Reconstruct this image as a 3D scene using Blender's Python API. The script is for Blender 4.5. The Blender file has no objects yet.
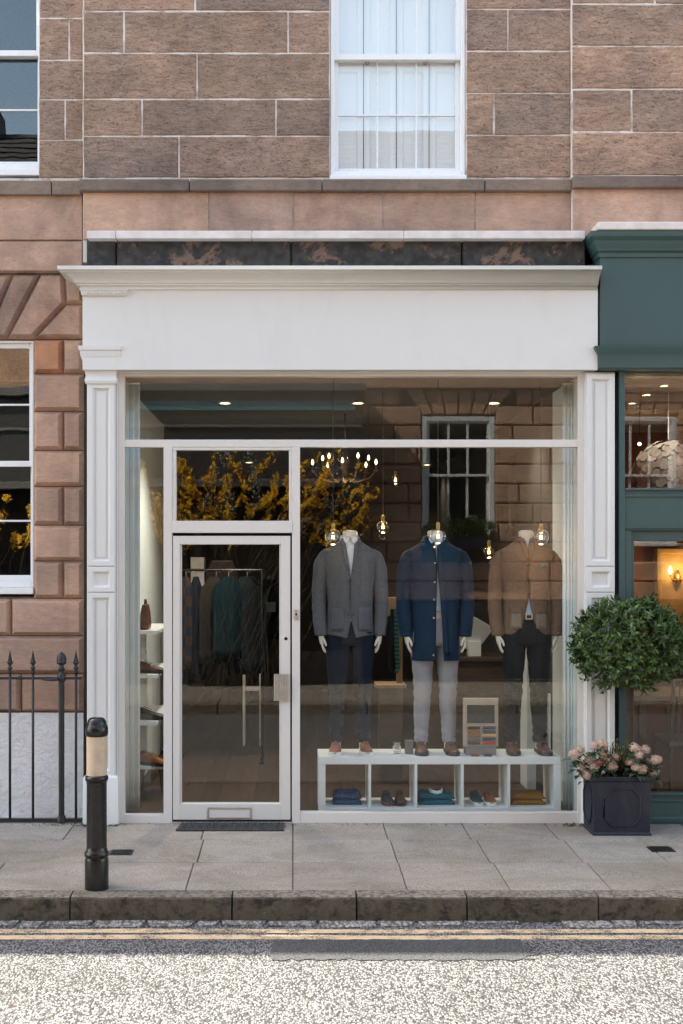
import bpy, bmesh, math, random
from mathutils import Vector, Matrix, noise, Euler
R = random.Random(11)
SC = bpy.context.scene
COL = SC.collection
F, D, ZC, PX0, PY0 = 1260.0, 9.0, 1.857, 293.0, 562.0
def X(px, y=0.0): return (px-PX0)/F*(D+y)
def Z(py, y=0.0): return ZC+(PY0-py)/F*(D+y)

# ------------------------------------------------------------------ objects
def tag(o, label=None, cat=None, group=None, kind=None):
    if label: o['label'] = label
    if cat: o['category'] = cat
    if group: o['group'] = group
    if kind: o['kind'] = kind
    return o
def thing(name, label, cat, loc=(0,0,0), group=None):
    o = bpy.data.objects.new(name, None); COL.objects.link(o)
    o.empty_display_size = .1; o.location = loc
    return tag(o, label, cat, group)
def wloc(o):
    v = Vector((0,0,0))
    while o is not None: v += o.location; o = o.parent
    return v
def copy_tree(o, parent=None):
    c = o.copy(); COL.objects.link(c); c.parent = parent
    for ch in o.children: copy_tree(ch, c)
    return c

class MB:
    """collects shapes, then becomes ONE mesh object"""
    def __init__(s): s.v=[]; s.f=[]; s.m=[]; s.mi=0
    def add(s, vs, fs):
        n=len(s.v); s.v += [tuple(p) for p in vs]
        for f in fs: s.f.append(tuple(i+n for i in f)); s.m.append(s.mi)
        return s
    def box(s,x0,x1,y0,y1,z0,z1):
        v=[(x0,y0,z0),(x1,y0,z0),(x1,y1,z0),(x0,y1,z0),(x0,y0,z1),(x1,y0,z1),(x1,y1,z1),(x0,y1,z1)]
        return s.add(v,[(0,3,2,1),(4,5,6,7),(0,1,5,4),(1,2,6,5),(2,3,7,6),(3,0,4,7)])
    def obox(s,c,ax,size):
        """box with centre c, 3x3 matrix ax, sizes"""
        vs=[]
        for dz in (-.5,.5):
            for dx,dy in ((-.5,-.5),(.5,-.5),(.5,.5),(-.5,.5)):
                vs.append(Vector(c)+ax@Vector((dx*size[0],dy*size[1],dz*size[2])))
        return s.add(vs,[(0,3,2,1),(4,5,6,7),(0,1,5,4),(1,2,6,5),(2,3,7,6),(3,0,4,7)])
    def stone(s,x0,x1,z0,z1,yf,yb,c=.006,j=0.0,yc=None):
        """block whose front (towards yf) has chamfered arrises; yc: depth where chamfer ends"""
        sg=1 if yb>yf else -1
        yc=yf+sg*c if yc is None else yc
        q=lambda: R.uniform(-j,j)
        o=[(x0,z0),(x1,z0),(x1,z1),(x0,z1)]
        i=[(x0+c+q(),z0+c+q()),(x1-c+q(),z0+c+q()),(x1-c+q(),z1-c+q()),(x0+c+q(),z1-c+q())]
        v=[(a,yb,b) for a,b in o]+[(a,yc,b) for a,b in o]+[(a,yf,b) for a,b in i]
        fs=[(0,1,5,4),(1,2,6,5),(2,3,7,6),(3,0,4,7),(4,5,9,8),(5,6,10,9),(6,7,11,10),(7,4,8,11),(8,9,10,11)]
        if sg<0: fs=[f[::-1] for f in fs]
        return s.add(v,fs)
    def prism(s,poly,yf,yb,c=0.0,yc=None):
        """convex polygon (x,z) extruded in y, front edges chamfered by c"""
        n=len(poly); cx=sum(p[0] for p in poly)/n; cz=sum(p[1] for p in poly)/n
        if sum(poly[k][0]*poly[(k+1)%n][1]-poly[(k+1)%n][0]*poly[k][1] for k in range(n))<0: poly=poly[::-1]
        ins=[]
        for k in range(n):
            a,b,d=[Vector((p[0],p[1])) for p in (poly[k-1],poly[k],poly[(k+1)%n])]
            e1=(b-a).normalized(); e2=(d-b).normalized()
            n1=Vector((-e1.y,e1.x)); n2=Vector((-e2.y,e2.x))
            m=n1+n2; m=m/max(.25,m.dot(n1)) if m.length>1e-6 else n1
            ins.append(b+m*c)
        sg=1 if yb>yf else -1
        yc=(yf+sg*c) if yc is None else yc
        v=[(p[0],yb,p[1]) for p in poly]+[(p[0],yc,p[1]) for p in poly]
        fs=[(k,(k+1)%n,n+(k+1)%n,n+k) for k in range(n)]+[tuple(range(n))[::-1]]
        v+=[(p.x,yf,p.y) for p in ins]
        fs+=[(n+k,n+(k+1)%n,2*n+(k+1)%n,2*n+k) for k in range(n)]+[tuple(range(2*n,3*n))]
        if sg<0: fs=[f[::-1] for f in fs]
        return s.add(v,fs)
    def tube(s,pts,rad,n=8,cap=True,sq=None):
        pts=[Vector(p) for p in pts]
        if not hasattr(rad,'__len__'): rad=[rad]*len(pts)
        vs=[];fs=[]
        ref=None
        for k,p in enumerate(pts):
            t=(pts[min(k+1,len(pts)-1)]-pts[max(k-1,0)])
            t=t.normalized() if t.length>1e-9 else Vector((0,0,1))
            if ref is None: ref=Vector((1,0,0)) if abs(t.x)<.8 else Vector((0,1,0))
            u=(ref-t*ref.dot(t)).normalized(); w=t.cross(u); ref=u
            for a in range(n):
                th=2*math.pi*a/n
                ru,rw=(rad[k],rad[k]) if not hasattr(rad[k],'__len__') else rad[k]
                vs.append(p+u*(math.cos(th)*ru)+w*(math.sin(th)*rw))
        for k in range(len(pts)-1):
            for a in range(n):
                b=(a+1)%n; fs.append((k*n+a,k*n+b,(k+1)*n+b,(k+1)*n+a))
        if cap: fs.append(tuple(range(n))[::-1]); fs.append(tuple((len(pts)-1)*n+a for a in range(n)))
        return s.add(vs,fs)
    def lathe(s,prof,c=(0,0,0),n=20,cap=True):
        vs=[];fs=[]
        for r,z in prof:
            for a in range(n):
                th=2*math.pi*a/n; vs.append((c[0]+r*math.cos(th),c[1]+r*math.sin(th),c[2]+z))
        for k in range(len(prof)-1):
            for a in range(n):
                b=(a+1)%n; fs.append((k*n+a,k*n+b,(k+1)*n+b,(k+1)*n+a))
        if cap: fs.append(tuple(range(n))[::-1]); fs.append(tuple((len(prof)-1)*n+a for a in range(n)))
        return s.add(vs,fs)
    def loft(s,rings,cap0=True,cap1=True,closed=True):
        n=len(rings[0]); vs=[p for r in rings for p in r]; fs=[]
        for k in range(len(rings)-1):
            for a in range(n if closed else n-1):
                b=(a+1)%n; fs.append((k*n+a,k*n+b,(k+1)*n+b,(k+1)*n+a))
        if closed and cap0: fs.append(tuple(range(n))[::-1])
        if closed and cap1: fs.append(tuple((len(rings)-1)*n+a for a in range(n)))
        return s.add(vs,fs)
    def ball(s,c,r,n=12,m=8):
        rx,ry,rz=(r,r,r) if not hasattr(r,'__len__') else r
        vs=[];fs=[]
        for k in range(m+1):
            ph=math.pi*k/m
            for a in range(n):
                th=2*math.pi*a/n
                vs.append((c[0]+rx*math.sin(ph)*math.cos(th),c[1]+ry*math.sin(ph)*math.sin(th),c[2]-rz*math.cos(ph)))
        for k in range(m):
            for a in range(n):
                b=(a+1)%n; fs.append((k*n+a,k*n+b,(k+1)*n+b,(k+1)*n+a))
        return s.add(vs,fs)
    def pframe(s,x0,x1,z0,z1,w,yf,yb,c):
        """raised picture frame on a face looking to -y, inner edge chamfered"""
        o=[(x0,z0),(x1,z0),(x1,z1),(x0,z1)]
        i=[(x0+w,z0+w),(x1-w,z0+w),(x1-w,z1-w),(x0+w,z1-w)]
        ii=[(x0+w+c,z0+w+c),(x1-w-c,z0+w+c),(x1-w-c,z1-w-c),(x0+w+c,z1-w-c)]
        v=[(a,yb,b) for a,b in o]+[(a,yf,b) for a,b in o]+[(a,yf,b) for a,b in i]+[(a,yb,b) for a,b in ii]
        fs=[]
        for k in range(4):
            l=(k+1)%4; fs+=[(k,l,4+l,4+k),(4+k,4+l,8+l,8+k),(8+k,8+l,12+l,12+k)]
        return s.add(v,fs)
    def sweep(s,prof,xl,xr,yf,yb,left=True,right=True):
        """moulding: profile [(out,z)] run round left side, front, right side of a block; flat cut where a side is False"""
        P=[]
        for o,z in prof:
            a=xl-(o if left else 0); b=xr+(o if right else 0)
            P.append([(a,yb,z),(a,yf-o,z),(b,yf-o,z),(b,yb,z)])
        vs=[p for q in P for p in q]; fs=[]
        for k in range(len(P)-1):
            for a in range(3): fs.append((k*4+a,k*4+a+1,k*4+a+5,k*4+a+4))
        fs.append((0,3,2,1)); n=(len(P)-1)*4; fs.append((n,n+1,n+2,n+3))
        if not left: fs.append(tuple([k*4 for k in range(len(P))]+[k*4+1 for k in range(len(P))][::-1]))
        if not right: fs.append(tuple([k*4+2 for k in range(len(P))]+[k*4+3 for k in range(len(P))][::-1]))
        return s.add(vs,fs)
    def build(s,name,mat,parent=None,smooth=False,bevel=0.0,sub=0,solid=0.0,keep=False,auto=None):
        o=bpy.data.objects.new(name,None) if not s.v else None
        me=bpy.data.meshes.new(name)
        L=wloc(parent) if (parent is not None and not keep) else Vector((0,0,0))
        me.from_pydata([(p[0]-L.x,p[1]-L.y,p[2]-L.z) for p in s.v],[],s.f)
        for mm in (mat if isinstance(mat,(list,tuple)) else [mat]): me.materials.append(mm)
        if isinstance(mat,(list,tuple)): me.polygons.foreach_set('material_index',s.m)
        if smooth: me.polygons.foreach_set('use_smooth',[True]*len(me.polygons))
        me.update()
        o=bpy.data.objects.new(name,me); COL.objects.link(o)
        if parent is not None: o.parent=parent
        if solid:
            md=o.modifiers.new('Solidify','SOLIDIFY'); md.thickness=solid; md.offset=-1
        if bevel:
            md=o.modifiers.new('Bevel','BEVEL'); md.width=bevel; md.segments=2; md.limit_method='ANGLE'; md.angle_limit=math.radians(40); md.use_clamp_overlap=True
        if sub:
            md=o.modifiers.new('Subdivision','SUBSURF'); md.levels=sub; md.render_levels=sub
        if auto:
            bm=bmesh.new(); bm.from_mesh(me)
            for e in bm.edges:
                if len(e.link_faces)==2 and e.calc_face_angle(0)>math.radians(auto): e.smooth=False
            bm.to_mesh(me); bm.free(); me.polygons.foreach_set('use_smooth',[True]*len(me.polygons))
        return o
def structure(name, mb, mat, **k): return tag(mb.build(name,mat,**k),kind='structure')

# ---------------------------------------------------------------- materials
def hexl(h):
    h=h.lstrip('#'); v=[int(h[i:i+2],16)/255 for i in (0,2,4)]
    return tuple((c/12.92 if c<=.04045 else ((c+.055)/1.055)**2.4) for c in v)
class NT:
    def __init__(s,name):
        s.mat=bpy.data.materials.new(name); s.mat.use_nodes=True
        s.t=s.mat.node_tree; s.t.nodes.clear()
        s.out=s.t.nodes.new('ShaderNodeOutputMaterial')
    def n(s,typ,**k):
        nd=s.t.nodes.new('ShaderNode'+typ)
        for a,b in k.items():
            if a in ('i',):
                for kk,vv in b.items(): s.set(nd.inputs[kk],vv)
            else: setattr(nd,a,b)
        return nd
    def set(s,inp,v):
        if isinstance(v,bpy.types.NodeSocket): s.t.links.new(v,inp)
        elif isinstance(v,bpy.types.Node): s.t.links.new(v.outputs[0],inp)
        else:
            if hasattr(inp.default_value,'__len__') and len(inp.default_value)==4 and len(v)==3: v=tuple(v)+(1,)
            inp.default_value=v
    def obj(s,scale=(1,1,1)):
        tc=s.n('TexCoord'); mp=s.n('Mapping'); s.set(mp.inputs[0],tc.outputs['Object']); mp.inputs['Scale'].default_value=scale
        return mp.outputs[0]
    def noise(s,scale,detail=4,rough=.55,st=(1,1,1),dist=0.0):
        nd=s.n('TexNoise'); s.set(nd.inputs['Vector'],s.obj(st)); nd.inputs['Scale'].default_value=scale; nd.inputs['Detail'].default_value=detail
        nd.inputs['Roughness'].default_value=rough; nd.inputs['Distortion'].default_value=dist
        return nd.outputs['Fac']
    def vor(s,scale,feature='F1',out='Distance',st=(1,1,1),rnd=1.0):
        nd=s.n('TexVoronoi',feature=feature); s.set(nd.inputs['Vector'],s.obj(st)); nd.inputs['Scale'].default_value=scale
        nd.inputs['Randomness'].default_value=rnd
        return nd.outputs[out]
    def ramp(s,fac,stops,interp='LINEAR'):
        nd=s.n('ValToRGB'); nd.color_ramp.interpolation=interp
        e=nd.color_ramp.elements
        while len(e)<len(stops): e.new(.5)
        for el,(p,c) in zip(e,stops):
            el.position=p; el.color=tuple(c)+(1,) if hasattr(c,'__len__') else (c,c,c,1)
        s.set(nd.inputs[0],fac); return nd.outputs[0]
    def mix(s,fac,a,b,mode='MIX'):
        nd=s.n('Mix',data_type='RGBA',blend_type=mode)
        s.set(nd.inputs['Factor'],fac); s.set(nd.inputs['A'] if False else nd.inputs[6],a); s.set(nd.inputs[7],b)
        return nd.outputs[2]
    def math(s,op,a,b=0.0,c=0.0):
        nd=s.n('Math',operation=op); s.set(nd.inputs[0],a); s.set(nd.inputs[1],b); s.set(nd.inputs[2],c); return nd.outputs[0]
    def rnd(s): return s.n('NewGeometry').outputs['Random Per Island']
    def bump(s,h,strength=.3,dist=.01):
        nd=s.n('Bump'); s.set(nd.inputs['Height'],h); nd.inputs['Strength'].default_value=strength; nd.inputs['Distance'].default_value=dist; return nd.outputs[0]
    def pbr(s,col,rough=.6,metal=0.0,normal=None,**k):
        b=s.n('BsdfPrincipled'); s.set(b.inputs['Base Color'],col); s.set(b.inputs['Roughness'],rough); s.set(b.inputs['Metallic'],metal)
        if normal is not None: s.set(b.inputs['Normal'],normal)
        for kk,vv in k.items(): s.set(b.inputs[kk],vv)
        s.t.links.new(b.outputs[0],s.out.inputs[0]); return s.mat
def flat(name,h,rough=.6,metal=0.0,var=.12,scale=8,bump=.0,bs=60):
    """plain coat with slight mottling and, if asked, a fine grain"""
    t=NT(name); c=hexl(h) if isinstance(h,str) else h
    col=t.mix(t.ramp(t.noise(scale,5),[(.3,0),(.7,1)]),tuple(x*(1-var) for x in c),tuple(min(1,x*(1+var)) for x in c))
    nm=t.bump(t.noise(bs,3),bump,.004) if bump else None
    rr=t.math('ADD',t.math('MULTIPLY',t.noise(scale*3,3),.2),rough-.1)
    return t.pbr(col,rr,metal,nm)
def stone_mat(name,cols,tool=1.0,dirt=.5):
    t=NT(name)
    base=t.ramp(t.rnd(),[(k/(len(cols)-1),hexl(c)) for k,c in enumerate(cols)])
    big=t.ramp(t.noise(2.2,5,.6,(1,1,1.6),.6),[(.3,0),(.72,1)])
    c1=t.mix(big,t.mix(1.0,base,(.74,.73,.76),'MULTIPLY'),t.mix(1.0,base,(1.20,1.13,1.06),'MULTIPLY'))
    bed=t.noise(13,9,.74,(1,1,4.2),.45)                     # droved, weathered face
    c2=t.mix(t.ramp(bed,[(.36,.85*tool),(.49,.15*tool),(.58,0)]),c1,t.mix(1.0,c1,(.50,.46,.43),'MULTIPLY'))
    lite=t.noise(12,9,.74,(1,1,3.6),.3)
    c2=t.mix(t.ramp(lite,[(.50,0),(.66,.75*tool+.1)]),c2,t.mix(1.0,c2,(1.45,1.42,1.42),'MULTIPLY'))
    blot=t.noise(3.2,6,.65,(1,1,1.8),.6)
    c2=t.mix(t.ramp(blot,[(.50,0),(.66,.55*tool)]),c2,t.mix(1.0,c2,(.70,.66,.66),'MULTIPLY'))
    pits=t.noise(44,4,.78,(1,1,2.0))
    c3=t.mix(t.ramp(pits,[(.34,.9*tool),(.45,0)]),c2,(.04,.033,.028))
    soot=t.ramp(t.noise(1.1,7,.68,(1.3,1,.7),.8),[(.48,0),(.70,dirt)])
    c4=t.mix(soot,c3,t.mix(1.0,c3,(.50,.48,.48),'MULTIPLY'))
    run=t.ramp(t.noise(4.5,5,.6,(1,1,.10),.3),[(.56,0),(.74,.5*dirt)])      # run-off streaks
    c4=t.mix(run,c4,t.mix(1.0,c4,(.60,.56,.55),'MULTIPLY'))
    h=t.math('ADD',t.math('MULTIPLY',bed,.9),t.math('MULTIPLY',pits,.6))
    return t.pbr(c4,.92,0,t.bump(h,.75*tool+.12,.016))
M={}
M['stone']=stone_mat('droved_sandstone',['#a48d7c','#b49885','#918074','#bd9e89','#9b897d','#b29684'],1.0,.45)
M['smooth']=stone_mat('smooth_sandstone',['#b39786','#bd9f8c','#a88e7f','#c4a491','#ad9488','#b89a88'],.30,.8)
M['orange_stone']=stone_mat('repaired_sandstone',['#b98a6c','#b58468'],.15,.1)
M['string']=stone_mat('sooty_sandstone',['#7d726a','#8a7b70','#766a64'],.35,.7)
M['opp_stone']=stone_mat('opposite_sandstone',['#c9a58c','#c29c82','#d0ae98'],.4,.2)
def mort():
    t=NT('lime_mortar')
    c=t.mix(t.ramp(t.noise(7,7,.7),[(.50,0),(.66,.85)]),(.74,.68,.64),(.33,.26,.22))
    return t.pbr(c,.95,0,t.bump(t.noise(90,3),.3,.004))
M['mortar']=mort()
M['joint']=flat('dark_joint',(.16,.12,.10),.95,0,.3,20)
def band():
    t=NT('soot_black_stone')
    p=t.noise(2.6,6,.62,(1,1,1.3),.7)
    p2=t.noise(3.4,9,.72,(1,1,1.0),.35)
    c=t.mix(t.ramp(p2,[(.53,0),(.575,.9)]),(.022,.021,.022),t.mix(t.noise(25,4),(.30,.17,.11),(.10,.07,.055)))
    c=t.mix(t.ramp(t.noise(14,5),[(.4,0),(.75,.5)]),c,(.12,.11,.10))
    return t.pbr(c,.8,0,t.bump(t.math('ADD',p,t.noise(60,3)),.4,.01))
M['band']=band()
def paint(name,c,dirt=.12,rough=.45,bump=.08):
    t=NT(name); c=hexl(c) if isinstance(c,str) else c
    d=t.ramp(t.noise(3.5,7,.65,(1,1,.35),.4),[(.5,0),(.8,dirt)])
    col=t.mix(d,c,tuple(x*.55 for x in c))
    col=t.mix(t.ramp(t.noise(120,2),[(.68,0),(.74,dirt)]),col,tuple(x*.6 for x in c))
    return t.pbr(col,t.math('ADD',t.math('MULTIPLY',t.noise(20,4),.2),rough-.1),0,t.bump(t.noise(30,5,.6,(1,1,.2)),bump,.004))
M['white']=paint('chalk_grey_paint',(.72,.72,.71),.16,.45,.14)
M['alu']=paint('white_coated_metal',(.71,.675,.64),.14,.38,.03)
M['sash']=paint('white_gloss_paint',(.82,.83,.84),.06,.3,.03)
M['green']=paint('dark_teal_paint',(.036,.085,.088),.2,.42,.06)
M['cap']=flat('pale_lead_capping',(.68,.63,.61),.6,0,.14,9,.2,20)
M['rough_white']=None
def harl():
    t=NT('white_washed_rubble')
    h=t.math('ADD',t.noise(22,6,.65,(1,1,1),.4),t.math('MULTIPLY',t.noise(5,4),1.2))
    c=t.mix(t.ramp(t.noise(9,6,.6),[(.58,0),(.85,.25)]),(.86,.86,.87),(.42,.42,.42))
    return t.pbr(c,.85,0,t.bump(h,.7,.03))
M['rough_white']=harl()
def glass(name,r0=.045,tint=(.93,.96,.95),wave=0.0,mul=1.0):
    t=NT(name)
    lw=t.n('LayerWeight'); lw.inputs['Blend'].default_value=.5
    nm=None
    if wave:
        nm=t.bump(t.noise(2.2,2,.5),wave,.02)
    r=t.math('MULTIPLY_ADD',t.math('POWER',lw.outputs['Facing'],5.0),1-r0,r0)
    r=t.math('MINIMUM',t.math('MULTIPLY',r,mul),1.0)
    tr=t.n('BsdfTransparent'); tr.inputs[0].default_value=tint+(1,)
    gl=t.n('BsdfGlossy'); gl.inputs['Roughness'].default_value=0.0; gl.inputs[0].default_value=(1,1,1,1)
    if nm is not None: t.set(gl.inputs['Normal'],nm)
    mx=t.n('MixShader'); t.set(mx.inputs[0],r); t.t.links.new(tr.outputs[0],mx.inputs[1]); t.t.links.new(gl.outputs[0],mx.inputs[2])
    t.t.links.new(mx.outputs[0],t.out.inputs[0]); return t.mat
M['glass']=glass('shop_window_glass',.029,(.975,.99,.985))
M['oldglass']=glass('old_sash_glass',.07,(.9,.93,.93),.035)
M['bulbglass']=glass('clear_bulb_glass',.05,(.93,.92,.90),mul=2.6)
M['amberglass']=glass('amber_bulb_glass',.05,(.95,.80,.58),mul=2.2)
M['shutglass']=glass('bright_sash_glass',.09,(.985,.995,.995),.02)
M['bronze']=flat('dark_bronze',(.16,.10,.06),.4,.7,.2,20)
def emit(name,c,s):
    t=NT(name); e=t.n('Emission'); e.inputs[0].default_value=tuple(c)+(1,); e.inputs[1].default_value=s
    t.t.links.new(e.outputs[0],t.out.inputs[0]); return t.mat
M['filament']=emit('glowing_filament',(1,.60,.25),4.5)
M['lamp']=emit('lit_lamp',(1,.76,.5),2.4)
M['black']=flat('black_gloss_paint',(.006,.006,.007),.24,0,.3,14,.1,30)
M['iron']=flat('black_iron_paint',(.016,.016,.018),.45,0,.35,25,.4,50)
M['chrome']=flat('brushed_metal',(.62,.60,.58),.32,.9,.1,20)
M['brass']=flat('old_brass',(.45,.28,.10),.35,.9,.2,20)
def cream():
    t=NT('cream_reflective_band')
    c=t.mix(t.ramp(t.noise(16,5),[(.4,0),(.7,1)]),(.60,.46,.34),(.50,.37,.27))
    c=t.mix(t.ramp(t.vor(90),[(.0,.6),(.12,0)]),c,(.3,.16,.08))
    return t.pbr(c,.5)
M['cream']=cream()
# ground
def road_mat(name,light,dark,share,scale=95,shade=1.0):
    t=NT(name)
    vn=t.n('TexNoise'); t.set(vn.inputs['Vector'],t.obj()); vn.inputs['Scale'].default_value=scale*.9; vn.inputs['Detail'].default_value=3
    mx=t.n('Mix',data_type='RGBA',blend_type='LINEAR_LIGHT'); mx.inputs['Factor'].default_value=.22/scale; t.set(mx.inputs[6],t.obj((1,.42,1))); t.set(mx.inputs[7],vn.outputs['Color'])
    def vv(o):
        nd=t.n('TexVoronoi'); t.set(nd.inputs['Vector'],mx.outputs[2]); nd.inputs['Scale'].default_value=scale; return nd.outputs[o]
    vc=vv('Color'); vd=vv('Distance')
    sx=t.n('SeparateColor'); t.set(sx.inputs[0],vc)
    pick=t.ramp(sx.outputs[0],[(0,dark),(share,tuple(.5*(a+b) for a,b in zip(dark,light))),(share+.08,light),(1,tuple(x*1.25 for x in light))])
    edge=t.ramp(vd,[(.42,0),(.70,.85)])
    c=t.mix(edge,pick,tuple(x*.5 for x in dark))
    fine=t.noise(260,3,.6)
    c=t.mix(t.ramp(fine,[(.40,.55),(.52,0)]),c,dark)
    pat=t.ramp(t.noise(1.3,5,.6,(1,1.6,1)),[(.3,.82),(.7,1.05)])
    c=t.mix(1.0,c,pat,'MULTIPLY')
    h=t.math('SUBTRACT',t.math('MULTIPLY',sx.outputs[0],.7),t.math('MULTIPLY',vd,.9))
    return t.pbr(c,.9,0,t.bump(h,.6,.006))
M['road']=road_mat('worn_chip_asphalt',(.240,.233,.243),(.030,.027,.029),.36,118)
M['patch']=road_mat('smooth_asphalt_patch',(.085,.085,.09),(.05,.05,.053),.3,150)
M['gutter']=road_mat('gutter_setts',(.36,.335,.32),(.12,.11,.10),.35,60)
def slab():
    t=NT('paving_flags')
    base=t.ramp(t.rnd(),[(0,(.335,.28,.24)),(.35,(.395,.34,.30)),(.7,(.36,.305,.26)),(1,(.415,.365,.325))])
    grit=t.ramp(t.noise(130,4,.75,(1,.6,1)),[(.34,.50),(.6,1.10)])
    c=t.mix(1.0,base,grit,'MULTIPLY')
    st=t.ramp(t.noise(1.7,8,.7,(1,1.5,1),.8),[(.42,0),(.66,.75)])
    c=t.mix(st,c,t.mix(1.0,c,(.62,.60,.52),'MULTIPLY'))
    sp=t.ramp(t.vor(24),[(.0,.6),(.11,0)])
    c=t.mix(sp,c,(.12,.11,.10))
    return t.pbr(c,.88,0,t.bump(t.math('ADD',t.noise(120,4,.65),t.math('MULTIPLY',t.noise(12,4),.8)),.35,.006))
M['slab']=slab()
def kerbm():
    t=NT('whin_kerbstone')
    base=t.ramp(t.rnd(),[(0,(.15,.135,.115)),(.5,(.19,.17,.15)),(1,(.17,.15,.125))])
    c=t.mix(t.ramp(t.noise(40,5,.7),[(.38,.85),(.58,0)]),base,(.03,.026,.02))
    # mossy, tyre-blackened vertical face (faces looking at the road), a coat of its own
    g=t.n('NewGeometry'); s=t.n('SeparateXYZ'); t.set(s.inputs[0],g.outputs['True Normal'])
    face=t.ramp(t.math('MULTIPLY',s.outputs[1],-1.0),[(.3,0),(.6,1)])
    moss=t.ramp(t.noise(13,9,.78,(1,1,1.3),.4),[(.36,(.020,.016,.011)),(.46,(.07,.055,.038)),(.56,(.12,.095,.067)),(.62,(.065,.06,.03)),(.68,(.26,.21,.16))])
    c=t.mix(face,t.mix(1.0,c,(1.5,1.4,1.3),'MULTIPLY'),moss)
    return t.pbr(c,.9,0,t.bump(t.noise(35,6,.7),.7,.012))
M['kerb']=kerbm()
def yellow():
    t=NT('worn_yellow_line')
    c=t.mix(t.noise(18,4),(.62,.44,.27),(.70,.52,.35))
    p=t.n('BsdfPrincipled'); t.set(p.inputs['Base Color'],c); p.inputs['Roughness'].default_value=.85
    a=t.ramp(t.math('ADD',t.math('MULTIPLY',t.noise(120,4,.7),.6),t.math('MULTIPLY',t.noise(7,5,.6),.5)),[(.44,0),(.55,.92)])
    t.set(p.inputs['Alpha'],a); t.t.links.new(p.outputs[0],t.out.inputs[0]); return t.mat
M['yellow']=yellow()
M['dirt']=flat('joint_dirt',(.14,.12,.10),.95,0,.35,25,.5,60)
M['earth']=flat('far_ground',(.16,.15,.13),.95)
# cloth
def cloth(name,c,weave=380,rough=.9,contrast=.25,fold=.25):
    t=NT(name); c=hexl(c) if isinstance(c,str) else c
    fold*=.35
    w=t.noise(weave,2,.6,(1,1,.7))
    col=t.mix(t.ramp(w,[(.35,0),(.65,1)]),tuple(x*(1-contrast) for x in c),tuple(x*(1+contrast) for x in c))
    h=t.math('ADD',t.math('MULTIPLY',t.noise(14,3,.5,(1,1,.5)),fold*4),t.math('MULTIPLY',w,.2))
    return t.pbr(col,rough,0,t.bump(h,.5,.012),**{'Specular IOR Level':.12})
M['tweed_grey']=cloth('grey_knit',(.115,.12,.135),330,.95,.35,.15)
M['navy_nylon']=cloth('navy_coat_cloth',(.006,.026,.056),700,.55,.1,.5)
M['tweed_brown']=cloth('brown_tweed',(.19,.115,.077),300,.95,.4,.15)
M['tweed_pocket']=cloth('grey_brown_tweed',(.25,.19,.15),300,.95,.35,.1)
M['navy_chino']=cloth('dark_navy_chino',(.013,.018,.030),600,.9,.2,.5)
M['grey_chino']=cloth('pale_grey_chino',(.33,.32,.34),600,.9,.1,.5)
M['black_chino']=cloth('black_chino',(.010,.013,.016),600,.9,.2,.4)
M['shirt']=cloth('white_shirt',(.72,.75,.80),800,.85,.04,.3)
M['blueshirt']=cloth('pale_blue_shirt',(.50,.63,.78),800,.85,.05,.3)
M['mannequin']=flat('ivory_mannequin',(.72,.66,.56),.38,0,.03,6)
M['tan']=flat('tan_leather',(.30,.115,.06),.45,0,.25,18,.25,80)
M['brown']=flat('brown_leather',(.13,.05,.033),.4,0,.25,18,.25,80)
M['darkbrown']=flat('dark_brown_leather',(.032,.017,.013),.38,0,.25,18,.25,80)
M['navysuede']=flat('navy_suede',(.022,.04,.075),.8,0,.25,22,.3,90)
M['tealsuede']=flat('teal_suede',(.018,.075,.10),.8,0,.25,22,.3,90)
M['sole']=flat('white_rubber',(.78,.76,.72),.6,0,.05)
M['darksole']=flat('dark_rubber',(.02,.016,.014),.6)
M['lam']=flat('white_laminate',(.80,.81,.80),.4,0,.03,5)
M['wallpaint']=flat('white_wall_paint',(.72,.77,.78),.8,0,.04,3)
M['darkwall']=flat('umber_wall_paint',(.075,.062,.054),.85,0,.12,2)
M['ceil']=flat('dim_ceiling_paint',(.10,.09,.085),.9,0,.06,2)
def wood(name,a,b,sc=3,st=(1,9,9)):
    t=NT(name); g=t.noise(sc,6,.6,st,.6)
    c=t.mix(t.ramp(g,[(.3,0),(.7,1)]),a,b)
    c=t.mix(1.0,c,t.ramp(t.rnd(),[(0,.75),(1,1.1)]),'MULTIPLY')
    return t.pbr(c,.5,0,t.bump(g,.15,.004))
M['floor']=wood('dark_floorboards',(.045,.026,.018),(.085,.05,.034),3,(9,1,9))
M['oak']=wood('oak',(.30,.17,.08),(.40,.24,.12),4,(9,9,1))
M['darkwood']=wood('dark_wood',(.06,.035,.022),(.10,.058,.036),4,(1,9,9))
def leaf(name,cs,rough=.42,tr=.25):
    t=NT(name)
    c=t.ramp(t.rnd(),[(k/(len(cs)-1),x) for k,x in enumerate(cs)])
    return t.pbr(c,rough,0,t.bump(t.noise(70,2),.2,.003),**{'Subsurface Weight':0.0,'Specular IOR Level':.45})
M['bay']=leaf('bay_leaves',[(.020,.042,.010),(.045,.09,.020),(.075,.135,.030),(.034,.075,.018),(.12,.18,.045)])
M['leaf']=leaf('dark_flower_leaves',[(.018,.045,.020),(.03,.07,.03),(.045,.085,.03)],.5)
M['conifer']=leaf('gold_conifer',[(.10,.13,.02),(.19,.22,.025),(.32,.30,.03),(.06,.10,.025)],.6)
M['floret']=leaf('dusty_pink_petals',[(.66,.47,.38),(.76,.58,.48),(.56,.38,.29),(.80,.66,.56)],.8)
M['redfloret']=leaf('crimson_petals',[(.30,.07,.06),(.36,.10,.085)],.8)
M['forsythia']=leaf('yellow_blossom',[(.88,.48,.02),(.92,.56,.04),(.82,.40,.012)],.7)
M['paleblossom']=leaf('white_blossom',[(.75,.74,.74),(.62,.60,.62)],.7)
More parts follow.
